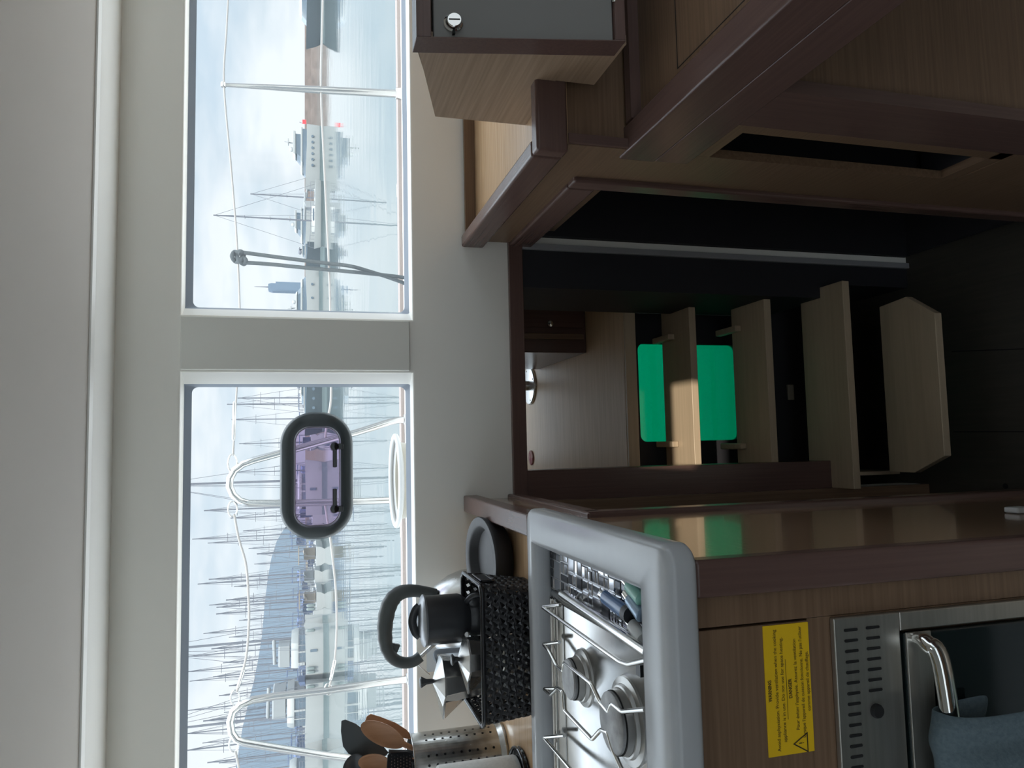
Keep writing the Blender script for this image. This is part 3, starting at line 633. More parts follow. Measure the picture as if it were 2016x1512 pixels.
def moka(label, c, R, zrim, zlow, spout_a, knob_h, handle_a, s=1):
    """octagonal stove-top coffee maker; zrim = height of the lid edge above its base"""
    root = thing('moka_pot', label, 'coffee pot', c, 'aluminium moka pots in the black basket')
    c = Vector(c); n8 = math.pi/8; t = MB()
    t.lathe([(R*1.02, 0), (R*1.0, .004), (R*.82, zrim*.46), (R*.86, zrim*.47), (R*.86, zrim*.52), (R*.74, zrim*.56), (R*.84, zrim*.80), (R*.98, zrim-.001)], c, 8, n8=n8); t.build('body', M['alu'], root, bevel=.0012)
    t = MB(); sp = Vector((math.cos(spout_a), math.sin(spout_a), 0)); side_ = Vector((-sp.y, sp.x, 0))
    a1 = c+sp*R*.85+side_*R*.42+Vector((0, 0, zrim-.002)); a2 = c+sp*R*.85-side_*R*.42+Vector((0, 0, zrim-.002)); tip = c+sp*R*1.52+Vector((0, 0, zrim-.001)); lo = c+sp*R*.80+Vector((0, 0, zrim*.74))
    t.faces([a1, a2, tip, lo], [(0, 2, 1), (0, 3, 2), (1, 2, 3), (0, 1, 3)]); t.build('spout', M['alu'], root)
    t = MB(); ring = [c+Vector((R*1.03*math.cos(k*math.tau/8+n8), R*1.03*math.sin(k*math.tau/8+n8), zrim)) for k in range(8)]
    ap = c+Vector((0, 0, zrim+R*.42)); k0 = min(range(8), key=lambda k: (ring[k]-tip).length+(ring[(k+1) % 8]-tip).length); ring2 = ring[:k0+1]+[tip+Vector((0, 0, .001))]+ring[k0+1:]
    n_ = len(ring2); vs = ring2+[p+Vector((0, 0, .0018)) for p in ring2]+[ap]
    t.faces(vs, [tuple(range(n_-1, -1, -1))]+[(i, (i+1) % n_, n_+(i+1) % n_, n_+i) for i in range(n_)]+[(n_+i, n_+(i+1) % n_, 2*n_) for i in range(n_)]); ld = t.build('lid', M['alu'], root)
    t = MB(); t.lathe([(.0042, -.002), (.0050, knob_h*.5), (.0105, knob_h), (.0080, knob_h+.002), (0, knob_h+.003)], ap, 8); t.build('knob', M['enamel'], ld, smooth=30)
    hd = Vector((math.cos(handle_a), math.sin(handle_a), 0)); t = MB()
    t.tube(catmull([c+hd*R*.95+Vector((0, 0, zrim)), c+hd*R*1.45+Vector((0, 0, zrim+.003)), c+hd*R*1.6+Vector((0, 0, zrim-.012)), c+hd*R*1.5+Vector((0, 0, zrim*.45))], 6), .0055, 10, flat=.7); t.build('handle', M['blackp'], root, smooth=50)
    t = MB(); p = c+hd*R*1.0+Vector((0, 0, zrim-.003)); t.lathe([(0, -.010), (.0045, -.010), (.0045, .010), (0, .010)], p, 12, axis=Vector((-hd.y, hd.x, 0))); t.build('hinge', M['chrome'], root, smooth=40)
    return root
mc_ = atY(870, 1339, 1.362)
moka('larger aluminium moka pot with tall black knob at the basket left', (mc_.x, 1.362, BQ), .043, mc_.z-BQ, 0, math.radians(192), .020, math.radians(60))
mc_ = atY(918, 1296, 1.292)
moka('smaller aluminium moka pot sitting lower at the basket front', (mc_.x, 1.292, BQ), .038, mc_.z-BQ, 0, math.radians(195), .009, math.radians(20))
a = atY(842, 1268, 1.385); b = atY(860, 1326, 1.385)
t = MB(); t.box((b.x, 1.3965, BQ), (a.x-.012, 1.4025, a.z)); tag(recenter(t.build('plastic_box', M['clear'], bevel=.002), ((a.x+b.x)/2, 1.40, BQ)), 'clear plastic sheet-like box standing behind the moka pots', 'container')

# utensil holder
UC = atZ(982, 1497, CZ); UC = Vector((UC.x+.020, UC.y-.03, CZ)); UR = .067
uh = thing('utensil_holder', 'perforated stainless steel cylinder full of cooking utensils', 'utensil holder', UC)
ut = atY(809, 1470, UC.y).z-CZ
hrows = 9; t = MB(); segs = 72; zs_ = [.026+(ut-.050)*k/(hrows*2) for k in range(hrows*2+1)]
zz = [0.0, .004]+[.018]+[.018+(ut-.038)*k/(hrows*3) for k in range(1, hrows*3+1)]+[ut-.006, ut]
bands = set(k for k in range(segs) if k % 12 in (0, 3))
def up(k, z, rr=UR): a_ = k*math.tau/segs-1.2; return UC+Vector((rr*math.cos(a_), rr*math.sin(a_), z))
z0, z1 = .022, ut-.020; cell = (z1-z0)/hrows
for k in range(segs):
    t.poly([up(k, 0), up(k+1, 0), up(k+1, z0), up(k, z0)]); t.poly([up(k, z1), up(k+1, z1), up(k+1, ut), up(k, ut)])
    if k % 9 in (0, 3): continue
    if k % 9 in (1, 4):   # a hole column is two segments wide: handled from its first segment
        pass
    t.poly([up(k, z0), up(k+1, z0), up(k+1, z1), up(k, z1)]) if k % 9 not in (0, 3) else None
for k in range(segs):
    if k % 9 in (0, 3):
        for j in range(hrows):
            za, zb_ = z0+cell*j, z0+cell*(j+1); zc_ = (za+zb_)/2; N8 = 12; r_ = .0042
            ow = [(k, za), (k+.5, za), (k+1, za), (k+1, zc_-cell*.25), (k+1, zc_), (k+1, zc_+cell*.25), (k+1, zb_), (k+.5, zb_), (k, zb_), (k, zc_+cell*.25), (k, zc_), (k, zc_-cell*.25)]
            arc = UR*math.tau/segs; r_ = min(arc*.44, .0042)*1.0
            inn = [(k+.5+r_/arc*math.cos(math.radians(225+30*i)), zc_+r_*1.0*math.sin(math.radians(225+30*i))) for i in range(12)]
            vs = [up(*p) for p in ow]+[up(*p) for p in inn]
            t.faces(vs, [(i, (i+1) % 12, 12+(i+1) % 12, 12+i) for i in range(12)])
o = t.build('perforated_wall', M['steel'], uh, smooth=60)
t = MB(); t.lathe([(0, .001), (UR-.002, .001), (UR+.004, .0), (UR+.007, .006), (UR+.001, .016), (UR-.002, .016)], UC, 48, caps=False); t.build('base', M['steel'], uh, smooth=40)
t = MB(); t.tube([up(k, ut) for k in range(segs)], .0014, 8, closed=True); t.build('rim', M['steel'], uh, smooth=60)
t = MB(); t.lathe([(UR-.004, .003), (UR-.004, ut-.012)], UC, 48, caps=False); t.build('liner', M['enamel'], uh)
def flat_utensil(name, label, cat, head, neck, base, m, th=.004, Yh=None, grp='utensils in the steel holder', mh=None, bevel=.0015):
    """head: outline in picture coordinates on plane Yh; a handle runs from neck to base inside the holder"""
    P_ = [atY(x, y, Yh) for x, y in head]; n = atY(neck[0], neck[1], Yh); b_ = Vector(base)
    root = thing(name, label, cat, (b_.x, b_.y, b_.z), grp)
    t = MB(); t.prism(P_, (0, th, 0)); t.build('head', m, root, bevel=bevel)
    t = MB(); t.tube([n+Vector((0, th/2, 0)), n.lerp(b_, .5)+Vector((0, th/2, 0)), b_], .0042, 10); t.build('handle', mh or m, root, smooth=60); return root
base_ = lambda dx, dy: (UC.x+dx, UC.y+dy, CZ+.006)
yU = UC.y
flat_utensil('spatula', 'dark grey nylon spatula with slots, largest and furthest left-leaning in the holder', 'spatula', [(672, 1420), (680, 1417), (700, 1425), (726, 1445), (752, 1466), (765, 1482), (760, 1489), (700, 1490), (686, 1485), (675, 1470), (671, 1440)], (765, 1480), base_(-.01, .030), M['spat'], .004, yU+.012)
flat_utensil('wooden_spatula', 'pale brown wooden spatula leaning behind the wooden spoon', 'spatula', [(718, 1422), (722, 1411), (730, 1406), (750, 1412), (780, 1424), (800, 1437), (812, 1449), (806, 1456), (780, 1450), (745, 1440), (720, 1432)], (806, 1451), base_(.02, .022), M['spoon'], .004, yU+.030)
# wooden spoon with an oval bowl
def spoon(name, label, c0, c1, rad, neck, base, m, Yh):
    a_ = atY(*c0, Yh); b_ = atY(*c1, Yh); n = atY(*neck, Yh); bb = Vector(base); root = thing(name, label, 'spoon', bb, 'utensils in the steel holder')
    ax = (b_-a_); Ln = ax.length/2; ax.normalize(); sd = Vector((ax.z, 0, -ax.x)); cen = (a_+b_)/2; t = MB(); rings = []
    for d_, k_ in ((0, 1), (.0035, .97), (.007, .80), (.0105, .45), (.0115, .02)): rings.append([cen+ax*Ln*k_*math.cos(q)+sd*rad*k_*math.sin(q)+Vector((0, d_, 0)) for q in [i*math.tau/28 for i in range(28)]])
    for d_, k_ in ((.0, .90), (.004, .70), (.007, .35), (.0075, .02)): rings.insert(0, [cen+ax*Ln*k_*math.cos(q)+sd*rad*k_*math.sin(q)+Vector((0, d_, 0)) for q in [i*math.tau/28 for i in range(28)]])
    t.loft(rings); t.build('bowl', m, root, smooth=60)
    t = MB(); t.tube([b_-ax*.006+Vector((0, .004, 0)), n+Vector((0, .004, 0)), n.lerp(bb, .5), bb], [.006, .0048, .0045, .0045], 10); t.build('handle', m, root, smooth=60); return root
spoon('wooden_spoon', 'orange-brown wooden spoon with an oval bowl leaning in the holder', (711, 1426), (796, 1467), .0205, (812, 1474), base_(0, -.01), M['spoon'], yU-.028)
spoon('ladle', 'black nylon ladle at the picture bottom edge in the holder', (674, 1520), (728, 1512), .032, (780, 1500), base_(-.02, .015), M['enamel'], yU+.0)
spoon('wooden_spoon', 'dark reddish wooden spoon half hidden behind the ladle', (705, 1500), (768, 1504), .017, (800, 1497), base_(-.015, -.02), M['spoon'], yU-.018)
g = flat_utensil('grater', 'small black framed hand grater with metal teeth in the holder', 'grater', [(763, 1488), (768, 1482), (800, 1480), (812, 1482), (812, 1525), (768, 1525), (761, 1515)], (810, 1500), base_(.0, -.035), M['blackg'], .004, yU-.050)
t = MB()
for i in range(7):
    for j in range(6):
        p = atY(771+i*6, 1487+j*6+(i % 2)*3, yU-.0505); t.box((p.x-.0014, p.y-.0006, p.z-.0008), (p.x+.0014, p.y, p.z+.0008))
t.build('teeth', M['chrome'], g)

# paper towel on a black stand
KZ = atZ(1020, 1490, CZ+.01)
PT = Vector((KZ.x-.058, KZ.y+.0, CZ)); 
ps = thing('paper_towel_stand', 'glossy black stand base holding the kitchen roll', 'stand', PT)
t = MB(); t.lathe([(0, .0), (.070, .0), (.073, .003), (.070, .008), (.060, .010), (0, .011)], PT, 48); t.build('foot', M['blackg'], ps, smooth=40)
t = MB(); t.tube([PT+Vector((.0715*math.cos(k*math.tau/40), .0715*math.sin(k*math.tau/40), .010)) for k in range(40)], .0028, 8, closed=True); t.build('ring', M['blackg'], ps, smooth=60)
t = MB(); t.lathe([(.006, .010), (.006, .27), (0, .272)], PT, 16); t.build('rod', M['blackg'], ps, smooth=40)
zp = atY(870, 1505, PT.y-.03).z-CZ
t = MB(); t.lathe([(.020, .012), (.0575, .012), (.059, .015), (.059, zp-.002), (.0575, zp), (.020, zp)], PT, 64); t.lathe([(.020, .012), (.020, zp)], PT, 24, caps=False)
o = t.build('paper_roll', M['paper'], smooth=40); tag(recenter(o, PT+Vector((0, 0, .011))), 'white textured roll of kitchen paper on the black stand', 'kitchen roll')

# ------------------------------------------------------------------ right unit
ru = thing('sideboard_unit', 'oak sideboard unit with dark fiddle rail right of the passage', 'cabinet', (1.0, 1.45, FZ))
RX = .5
t = MB(); t.prism([(RX+.001, y, z) for y, z in ((1.145, -.54), (1.745, -.494), (1.745, -.405), (1.145, -.405))], (1.1, 0, 0)); t.box((RX+.03, 1.147, -.60), (1.6, 1.742, -.41)); 
ru_c = t.build('carcass', M['oakX'], ru)
t = MB(); t.box((RX+.0, 1.132, -.423), (1.6, 1.745, -.401)); t.build('worktop', M['top'], ru)
t = MB(); t.box((.482, 1.156, -.421), (.512, 1.7445, -.3655)); t.build('fiddle', M['darkY'], ru, bevel=.006)
t = MB(); t.box((.482, 1.124, -.421), (1.6, 1.1555, -.3655)); t.build('fiddle', M['darkX'], ru, bevel=.006)
t = MB(); t.box((.513, 1.732, -.4005), (1.6, 1.7445, -.375)); t.build('upstand', M['oakX'], ru)
t = MB()
t.prism([(RX, y, z) for y, z in ((1.7445, -.487), (1.7445, -.4215), (1.135, -.4215), (1.135, -.66), (1.135, -1.699), (1.28, -1.699), (1.28, -.487))], (.016, 0, 0)); t.build('side_panel', M['oakY'], ru)
t = MB(); t.box((RX-.010, 1.315, -.545), (RX+.016, 1.744, -.487)); t.build('opening_trim', M['darkY'], ru, bevel=.005)
t = MB(); t.box((RX-.010, 1.275, -1.699), (RX+.016, 1.315, -.487)); t.build('opening_trim', M['darkZ'], ru, bevel=.005)
t = MB(); t.box((RX+.02, 1.28, -1.69), (.95, 1.74, -1.68)); t.box((.94, 1.28, -1.69), (.95, 1.74, -.60)); t.box((RX+.018, 1.724, -1.69), (.94, 1.744, -.50)); t.box((RX+.0161, 1.20, -1.69), (.94, 1.279, -.60)); t.build('lining', M['black'], ru)
t = MB(); t.box((RX+.001, 1.128, -.54), (RX+.017, 1.1355, -.423)); t.build('corner_post', M['darkZ'], ru)
# chart table
ct = thing('chart_table', 'oak chart table with thick dark brown edge beam running towards the viewer', 'table', (.9, .4, FZ))
t = MB(); t.box((.54, -.6, -.575), (1.7, 1.131, -.549)); tp = t.build('top', M['oakX'], ct)
t = MB(); t.box((.496, -.6, -.600), (.545, 1.170, -.531)); t.build('edge_beam', M['darkY'], ct, bevel=.004)
t = MB(); t.box((.497, -.6, -.664), (.53, 1.168, -.6004)); t.build('lower_beam', M['darkY'], ct, bevel=.002)
t = MB(); t.box((.546, 1.110, -.549), (1.7, 1.1315, -.530)); t.build('back_trim', M['darkX'], ct)
g0 = atZ(1334, 134, -.549)
t = MB(); t.box((g0.x, g0.y-.0015, -.5493), (1.6, g0.y+.0005, -.5486)); t.box((g0.x-.0015, -.5, -.5493), (g0.x, g0.y+.0005, -.5486)); t.build('lid_seam', M['slot'], ct)
t = MB(); t.box((RX+.016, .89, -1.699), (1.7, .905, -.6645)); t.build('front_panel', M['oakX'], ct)
t = MB(); t.box((RX-.002, .885, -1.699), (RX+.018, 1.000, -.6645)); t.build('leg_board', M['darkZ'], ct)
t = MB(); t.box((RX+.0, 1.0, -.690), (RX+.016, 1.1345, -.6645)); t.box((RX, 1.0, -1.699), (RX+.016, 1.030, -.690)); t.box((RX, 1.0, -1.23), (RX+.016, 1.1345, -1.20)); t.box((RX, 1.03, -1.699), (RX+.016, 1.1345, -1.235)); t.build('locker_frame', M['oakY'], ct)
t = MB(); t.box((RX+.20, 1.0, -1.25), (RX+.21, 1.18, -.67)); t.box((RX+.0165, 1.0, -1.215), (RX+.20, 1.18, -1.20)); t.build('locker_lining', M['black'], ct)

# wall box with the grey door
BXY = 1.01
wb = thing('locker_box', 'oak locker box with grey door standing on the sideboard', 'cabinet', (.85, 1.2, -.40))
sdp = [(BXY+.012, atY(828, 90, BXY).z), (1.300, -.228), (1.300, -.4005), (1.122, -.4005), (1.122, -.469), (BXY+.012, -.469)]
zt2 = sdp[0][1]
t = MB(); t.prism([(.602, y, z) for y, z in sdp], (.014, 0, 0)); t.build('side_panel', M['oakLit'], wb)
t = MB(); t.prism([(.616, y, z) for y, z in ((1.045, zt2), (1.298, -.229), (1.298, -.4005), (1.122, -.4005), (1.122, -.468), (1.045, -.468))], (.9, 0, 0)); t.build('body', M['oakX'], wb)
fz1 = zt2+.001; fz0 = atY(1215, 60, BXY).z
dz1 = atY(855, 40, BXY).z; dz0 = atY(1196, 40, BXY).z; dx0 = atY(1000, 71, BXY).x
t = MB(); t.box((.600, BXY, fz0), (dx0, BXY+.0445, fz1)); t.box((dx0, BXY, fz0), (1.5, BXY+.0445, dz0)); t.box((dx0, BXY, dz1), (1.5, BXY+.0445, fz1)); t.build('face_frame', M['darkX'], wb, bevel=.002)
t = MB(); t.box((dx0+.001, BXY+.006, dz0+.001), (1.4, BXY+.02, dz1-.004)); dr = t.build('door', M['greyd'], wb, bevel=.002)
q = atY(897, 31, BXY+.005); c = Vector((q.x, BXY+.0055, q.z))
t = MB(); t.lathe([(0, 0), (.0140, 0), (.0140, .003), (.0118, .005), (.0108, .010), (.0098, .0115), (0, .0115)], c, 32, (0, -1, 0)); kb = t.build('lock_knob', M['chrome'], dr, smooth=35)
t = MB(); t.box((c.x-.0007, c.y-.0122, c.z-.008), (c.x+.0007, c.y-.0113, c.z+.008)); t.box((c.x-.019, c.y-.007, c.z-.0018), (c.x-.013, c.y-.001, c.z+.0018)); t.build('slot', M['slot'], kb)
q = atY(1193, 8, BXY+.005); t = MB(); t.tube([(q.x-.016, BXY+.002, q.z), (q.x+.02, BXY+.002, q.z)], .003, 10); t.build('hinge', M['chrome'], dr, smooth=50)

for o in [wb]+list(wb.children)+list(dr.children)+list(kb.children):     # the locker face leans towards the viewer at its foot
    if o.type == 'MESH':
        for v in o.data.vertices:
            y = v.co.y+wb.location.y
            if y < 1.10: v.co.y += (v.co.z+wb.location.z+.31)*.20
# ------------------------------------------------------------------ opening port in the left pane
cxp, czp = (pa[0]+pa[1])/2, (pa[2]+pa[3])/2
po = thing('opening_port', 'black framed opening port with two latches set in the left window', 'porthole', (cxp, GY, pa[2]))
ib = px_rect(580, 1038, 669, 840, GY-.012)
rings = []
for d_, (x0, x1, z0, z1, r_) in ((.010, (pa[0], pa[1], pa[2], pa[3], .075)), (-.004, (pa[0], pa[1], pa[2], pa[3], .075)), (-.010, (pa[0]+.006, pa[1]-.006, pa[2]+.006, pa[3]-.006, .070)), (-.016, (ib[0]-.012, ib[1]+.012, ib[2]-.012, ib[3]+.012, .048)), (-.016, (ib[0]-.002, ib[1]+.002, ib[2]-.002, ib[3]+.002, .036)), (.010, (ib[0], ib[1], ib[2], ib[3], .034))):
    rings.append([Vector((x, GY+d_, z)) for x, z in rrect(x0, x1, z0, z1, r_, 12)])
t = MB(); t.loft(rings+[rings[0]], caps=False); fr = t.build('frame', M['blackg'] if False else mat('port_frame', (.050, .062, .068), .3), po, smooth=50)  # frame colour lightened to stand in for lens glare
IB = rrect(ib[0]+.001, ib[1]-.001, ib[2]+.001, ib[3]-.001, .034, 12)
t = MB(); t.prism([Vector((x, GY+.000, z)) for x, z in IB], (0, .005, 0)); t.build('pane', M['portpane'], po)
t = MB(); t.tube([Vector((x, GY-.001, z)) for x, z in IB], .0016, 6, closed=True); t.build('seal', mat('pale_seal', (.5, .45, .55), .4), po, smooth=60)
for (ky, ly0, ly1) in ((879, 885, 920), (1002, 996, 962)):
    q = atY(658, ky, GY-.03); t = MB(); t.lathe([(0, 0), (.0105, 0), (.0110, .006), (.009, .011), (0, .012)], (q.x, GY-.018, q.z), 24, (0, -1, 0)); la_ = t.build('latch', M['blackg'], po, smooth=40)
    a = atY(659, ly0, GY-.024); b = atY(659, ly1, GY-.024); t = MB(); t.box((min(a.x, b.x), GY-.030, a.z-.005), (max(a.x, b.x), GY-.019, a.z+.005)); t.build('lever', M['blackg'], la_, bevel=.002)
    a = atY(663, ky, GY-.02); b = atY(676, ky, GY-.02); t = MB(); t.box((a.x-.007, GY-.024, b.z), (a.x+.007, GY-.014, a.z)); t.build('mount', M['blackg'], la_, bevel=.002)
for yy in (905, 1000, 890, 985):
    pass

# ------------------------------------------------------------------ on the side deck
SY = 2.78; DZ = -.365
def S_(x, y, Y=SY): return atY(x, y, Y)
a = S_(440, 167); b = S_(790, 185); b.z = DZ+.001; 
so = thing('stanchion', 'tapered stainless stanchion on the side deck outside the right window', 'stanchion', (b.x, SY, DZ))
t = MB(); t.tube([b, b.lerp(a, .06), b.lerp(a, .5), b.lerp(a, .72), a], [.019, .0145, .0135, .0105, .0068], 16); t.build('post', M['rail'], so, smooth=60)
t = MB(); t.lathe([(0, 0), (.022, 0), (.022, .03), (.018, .032)], (b.x, SY, DZ), 20); t.build('base', M['rail'], so, smooth=40)
t = MB(); t.lathe([(0, -.009), (.009, -.008), (.010, 0), (.009, .008), (0, .009)], a, 16, (1, 0, 0)); t.build('cap', M['rail'], so, smooth=40)
def hoop(label, pts, base_pts, r=.0128):
    P_ = [S_(*p) for p in pts]
    P_[0].z = DZ+.001; P_[-1].z = DZ+.001
    root = thing('gate_hoop', label, 'guard rail', ((P_[0].x+P_[-1].x)/2, SY, DZ)); t = MB(); t.tube(P_, r, 14); t.build('tube', M['rail'], root, smooth=70)
    for p in (P_[0], P_[-1]): t = MB(); t.lathe([(0, 0), (.021, 0), (.021, .012), (.014, .014)], (p.x, SY, DZ), 20); t.build('foot', M['rail'], root, smooth=40)
    return root
h1 = [(800, 826), (783, 827), (770, 830), (700, 852), (640, 868), (560, 890)]+[(500, 906), (478, 914), (462, 926), (453, 942), (452, 958), (459, 974), (472, 986), (490, 991)]+[(560, 991), (680, 988), (800, 984)]
hoop('stainless gate hoop seen behind the black port', h1, None)
h2 = [(800, 1337), (740, 1345), (640, 1360), (540, 1371)]+[(498, 1378), (474, 1387), (459, 1400), (453, 1420), (456, 1442), (465, 1456), (480, 1462)]+[(560, 1475), (640, 1487), (700, 1494), (800, 1506)]
hoop('stainless gate hoop outside behind the utensil holder', h2, None)
def line_thing(name, label, pts, r, m, cat, Y=SY, z0=None):
    t = MB(); P_ = catmull([S_(x, y, Y) for x, y in pts], 6); t.tube(P_, r, 8); return tag(recenter(t.build(name, m, smooth=60), P_[0]), label, cat)
line_thing('lifeline', 'upper wire lifeline crossing the right window through the post top', [(452, -60), (446, 60), (441, 166), (455, 330), (466, 470), (472, 610), (470, 680), (467, 750), (464, 800), (461, 850), (459, 897)], .0034, M['cable'], 'rope')
line_thing('lifeline', 'lower pale lifeline crossing the right window at the shoreline', [(637, -60), (634, 60), (632, 180), (640, 360), (649, 560), (651, 700), (652, 770), (650, 800), (644, 830), (640, 865)], .0042, M['cable'], 'rope')
line_thing('lifeline', 'upper sagging lifeline between the two gate hoops', [(461, 1012), (470, 1060), (484, 1110), (489, 1170), (490, 1225), (485, 1290), (474, 1335), (466, 1362)], .0042, M['cable'], 'rope')
line_thing('lifeline', 'lower lifeline hanging between the two gate hoops', [(640, 995), (650, 1060), (655, 1100), (661, 1160), (663, 1230), (660, 1290), (654, 1330), (648, 1352)], .0042, M['cable'], 'rope')
line_thing('lifeline', 'upper lifeline leaving the left hoop at the picture bottom', [(463, 1478), (470, 1510), (480, 1570)], .0042, M['cable'], 'rope')
def ring(label, c, w_, h_, r=.0030):
    P_ = [S_(c[0]+h_*math.cos(k), c[1]+w_*math.sin(k)) for k in [i*math.tau/16 for i in range(16)]]; t = MB(); t.tube(P_, r, 8, closed=True); return tag(recenter(t.build('ring_shackle', M['rail'], smooth=60), S_(*c)), label, 'shackle')
ring('small steel ring joining the upper lifeline to the hoop, right side', (458, 912), 18, 9)
ring('small steel ring joining the middle lifeline to the port-side hoop', (458, 1002), 15, 9)
ring('small steel ring at the top right of the left hoop', (463, 1374), 15, 9)
ring('small steel ring at the lower left of the last hoop', (460, 1466), 14, 9)
ring('small steel ring low on the left hoop at the shoreline', (646, 1357), 11, 7)
for (l, p, q) in (('turnbuckle on the upper lifeline right of the black port', (462, 790), (460, 868)), ('turnbuckle on the upper lifeline just right of the left hoop', (480, 1318), (468, 1355)), ('turnbuckle on the lower lifeline right of the left hoop', (660, 1298), (651, 1340))):
    t = MB(); a, b = S_(*p), S_(*q); t.tube([a, a.lerp(b, .05), a.lerp(b, .95), b], [.003, .0065, .0065, .003], 10); tag(recenter(t.build('turnbuckle', M['rail'], smooth=60), (a+b)/2), l, 'turnbuckle')
# dark rope hitched on the lifeline
rp = thing('mooring_rope', 'dark grey rope knotted on the lifeline and hanging in two strands', 'rope', S_(790, 545))
RYp = SY-.012
for pts in ([(478, 497), (500, 500), (560, 508), (640, 518), (690, 524), (730, 535), (770, 548), (800, 560), (815, 575)], [(478, 517), (530, 520), (600, 527), (680, 534), (760, 542), (806, 548), (818, 552)]):
    t = MB(); t.tube(catmull([S_(x, y, RYp) for x, y in pts], 6), .0070, 10); t.build('strand', M['rope'], rp, smooth=60)
t = MB(); kp = [(474, 500), (462, 496), (457, 505), (464, 515), (474, 512), (480, 503), (474, 495), (466, 500), (470, 512), (480, 520), (484, 512), (476, 506)]
t.tube(catmull([S_(x, y, RYp+(.012 if i % 2 else -.008)) for i, (x, y) in enumerate(kp)], 5), .0078, 10); t.build('knot', M['rope'], rp, smooth=60)
# round white cowl on the deck
q = atY(779, 946, 2.35); BR = q.length*0+.138
t = MB(); bc = Vector((q.x, 2.35, DZ))
wc = thing('deck_bucket', 'round white rimmed bucket with cream sides standing on the side deck', 'bucket', bc)
hz_ = q.z-DZ
t.lathe([(0, .0), (.105, .0), (.108, .01), (.120, hz_-.012), (.116, hz_-.012), (.10, .01), (0, .01)], bc, 48); t.build('body', M['cream'], wc, smooth=50)
t = MB(); t.tube([bc+Vector((BR*math.cos(k*math.tau/48), BR*math.sin(k*math.tau/48), hz_)) for k in range(48)], .010, 10, closed=True, flat=.8); t.lathe([(.116, hz_-.014), (BR, hz_-.004)], bc, 48, caps=False); t.build('rim', M['white'], wc, smooth=60)

# ------------------------------------------------------------------ water and shore
WZ0 = -2.0
t = MB(); t.poly([(-4000, 3.0, WZ0), (4000, 3.0, WZ0), (4000, 7000, WZ0), (-4000, 7000, WZ0)]); t.poly([(-400, -300, WZ0), (400, -300, WZ0), (400, 3.0, WZ0), (-400, 3.0, WZ0)]); struct('water', t, M['water'])
ridge = [(1040, 560), (1065, 545), (1100, 534), (1140, 527), (1190, 521), (1250, 516), (1300, 508), (1340, 500), (1380, 490), (1430, 478), (1500, 466), (1600, 455), (1750, 450), (1900, 470)]
HY = 3500
top_ = [atY(x, y, HY) for y, x in ridge]; t = MB()
t.loft([[Vector((p.x, HY, WZ0-5)) for p in top_], top_, [p+Vector((0, 700, -60)) for p in top_]], closed=False, caps=False); struct('mountain', t, M['hazy_hill'])
tw_ = thing('tower_block', 'tall blue skyscraper with antenna on the far shore', 'building', (atY(590, 565, 1500).x, 1500, WZ0))
a = atY(528, 557, 1500); b = atY(528, 572, 1500); c3 = atY(580, 553, 1500); c4 = atY(580, 576, 1500)
t = MB(); t.prism([Vector((a.x, 1500, WZ0)), Vector((a.x, 1500, a.z-6)), Vector((a.x-2, 1500, a.z)), Vector((b.x+2, 1500, b.z)), Vector((b.x, 1500, b.z-8)), Vector((b.x, 1500, WZ0))], (0, 22, 0)); t.box((min(c4.x, c3.x)+4, 1499, WZ0), (max(c3.x, c4.x)-3, 1523, a.z-14)); t.build('shaft', M['towerb'], tw_)
t = MB(); u_ = atY(500, 562, 1500); t.tube([(u_.x, 1510, a.z-1), (u_.x, 1510, a.z+10), (u_.x, 1510, u_.z)], [1.6, .9, .4], 8); t.build('antenna', M['mast'], tw_)
PY = 150
def strip(x0, y0, y1, Y, m, name, depth=6, ztop=None):
    a = atY(x0, y0, Y); b = atY(x0, y1, Y); t = MB(); t.box((min(a.x, b.x), Y, WZ0-.5), (max(a.x, b.x), Y+depth, max(a.z, b.z))); return t
pr = thing('breakwater', 'brown stone breakwater wall beyond the right window', 'breakwater', (30, PY, WZ0))
strip(600, -260, 640, PY, None, '').build('wall', M['pier'], pr); strip(613, -260, 640, PY-2.5, None, '', 2.5).build('quay', M['pier'], pr)
t = strip(601, 700, 1800, 170, None, ''); tag(recenter(t.build('far_quay', M['btan']), (-60, 170, WZ0)), 'low pale quay behind the moored sailboats at the left', 'quay')

# ------------------------------------------------------------------ boats
def hull_mesh(L, B, H, bow=.25, stern=.9, sheer=.12):
    secs = []
    for u, k in ((0, stern*.92), (.04, stern), (.35, 1), (.6, .96), (.78, .78), (.90, .48), (.97, .18), (1.0, .02)):
        x = -L/2+L*u; hb = B/2*k; top = H*(1+sheer*max(0, u-.4)*2); rake = .06*L*max(0, (u-.78)/.22)
        secs.append([Vector((x, -hb, top)), Vector((x-rake*.4, -hb*.93, H*.45)), Vector((x-rake, -hb*.7, -.05)), Vector((x-rake, 0, -.3)), Vector((x-rake, hb*.7, -.05)), Vector((x-rake*.4, hb*.93, H*.45)), Vector((x, hb, top))])
    return secs
def dark_band(L, B, H, h=.24, stern=.9, off=(0, 0, 0)):  # dark waterline band standing in for the darker reflection under the hull
    t = MB(); ss = hull_mesh(L, B, H, stern=stern); off = Vector(off)
    for i, j in ((2, 1), (4, 5)):
        lo = []; hi = []
        for s_ in ss:
            a_, b_ = s_[i], s_[j]; f0 = (0-a_.z)/(b_.z-a_.z); f1 = (h-a_.z)/(b_.z-a_.z); o_ = Vector((0, math.copysign(.02, a_.y), 0)); lo.append(a_.lerp(b_, f0)+o_+off); hi.append(a_.lerp(b_, f1)+o_+off)
        t.loft([lo, hi], closed=False, caps=False)
    return t
def place(mb, root, rot):
    R_ = Matrix.Rotation(rot, 3, 'Z'); mb.v = [root.location+R_@v for v in mb.v]; return mb
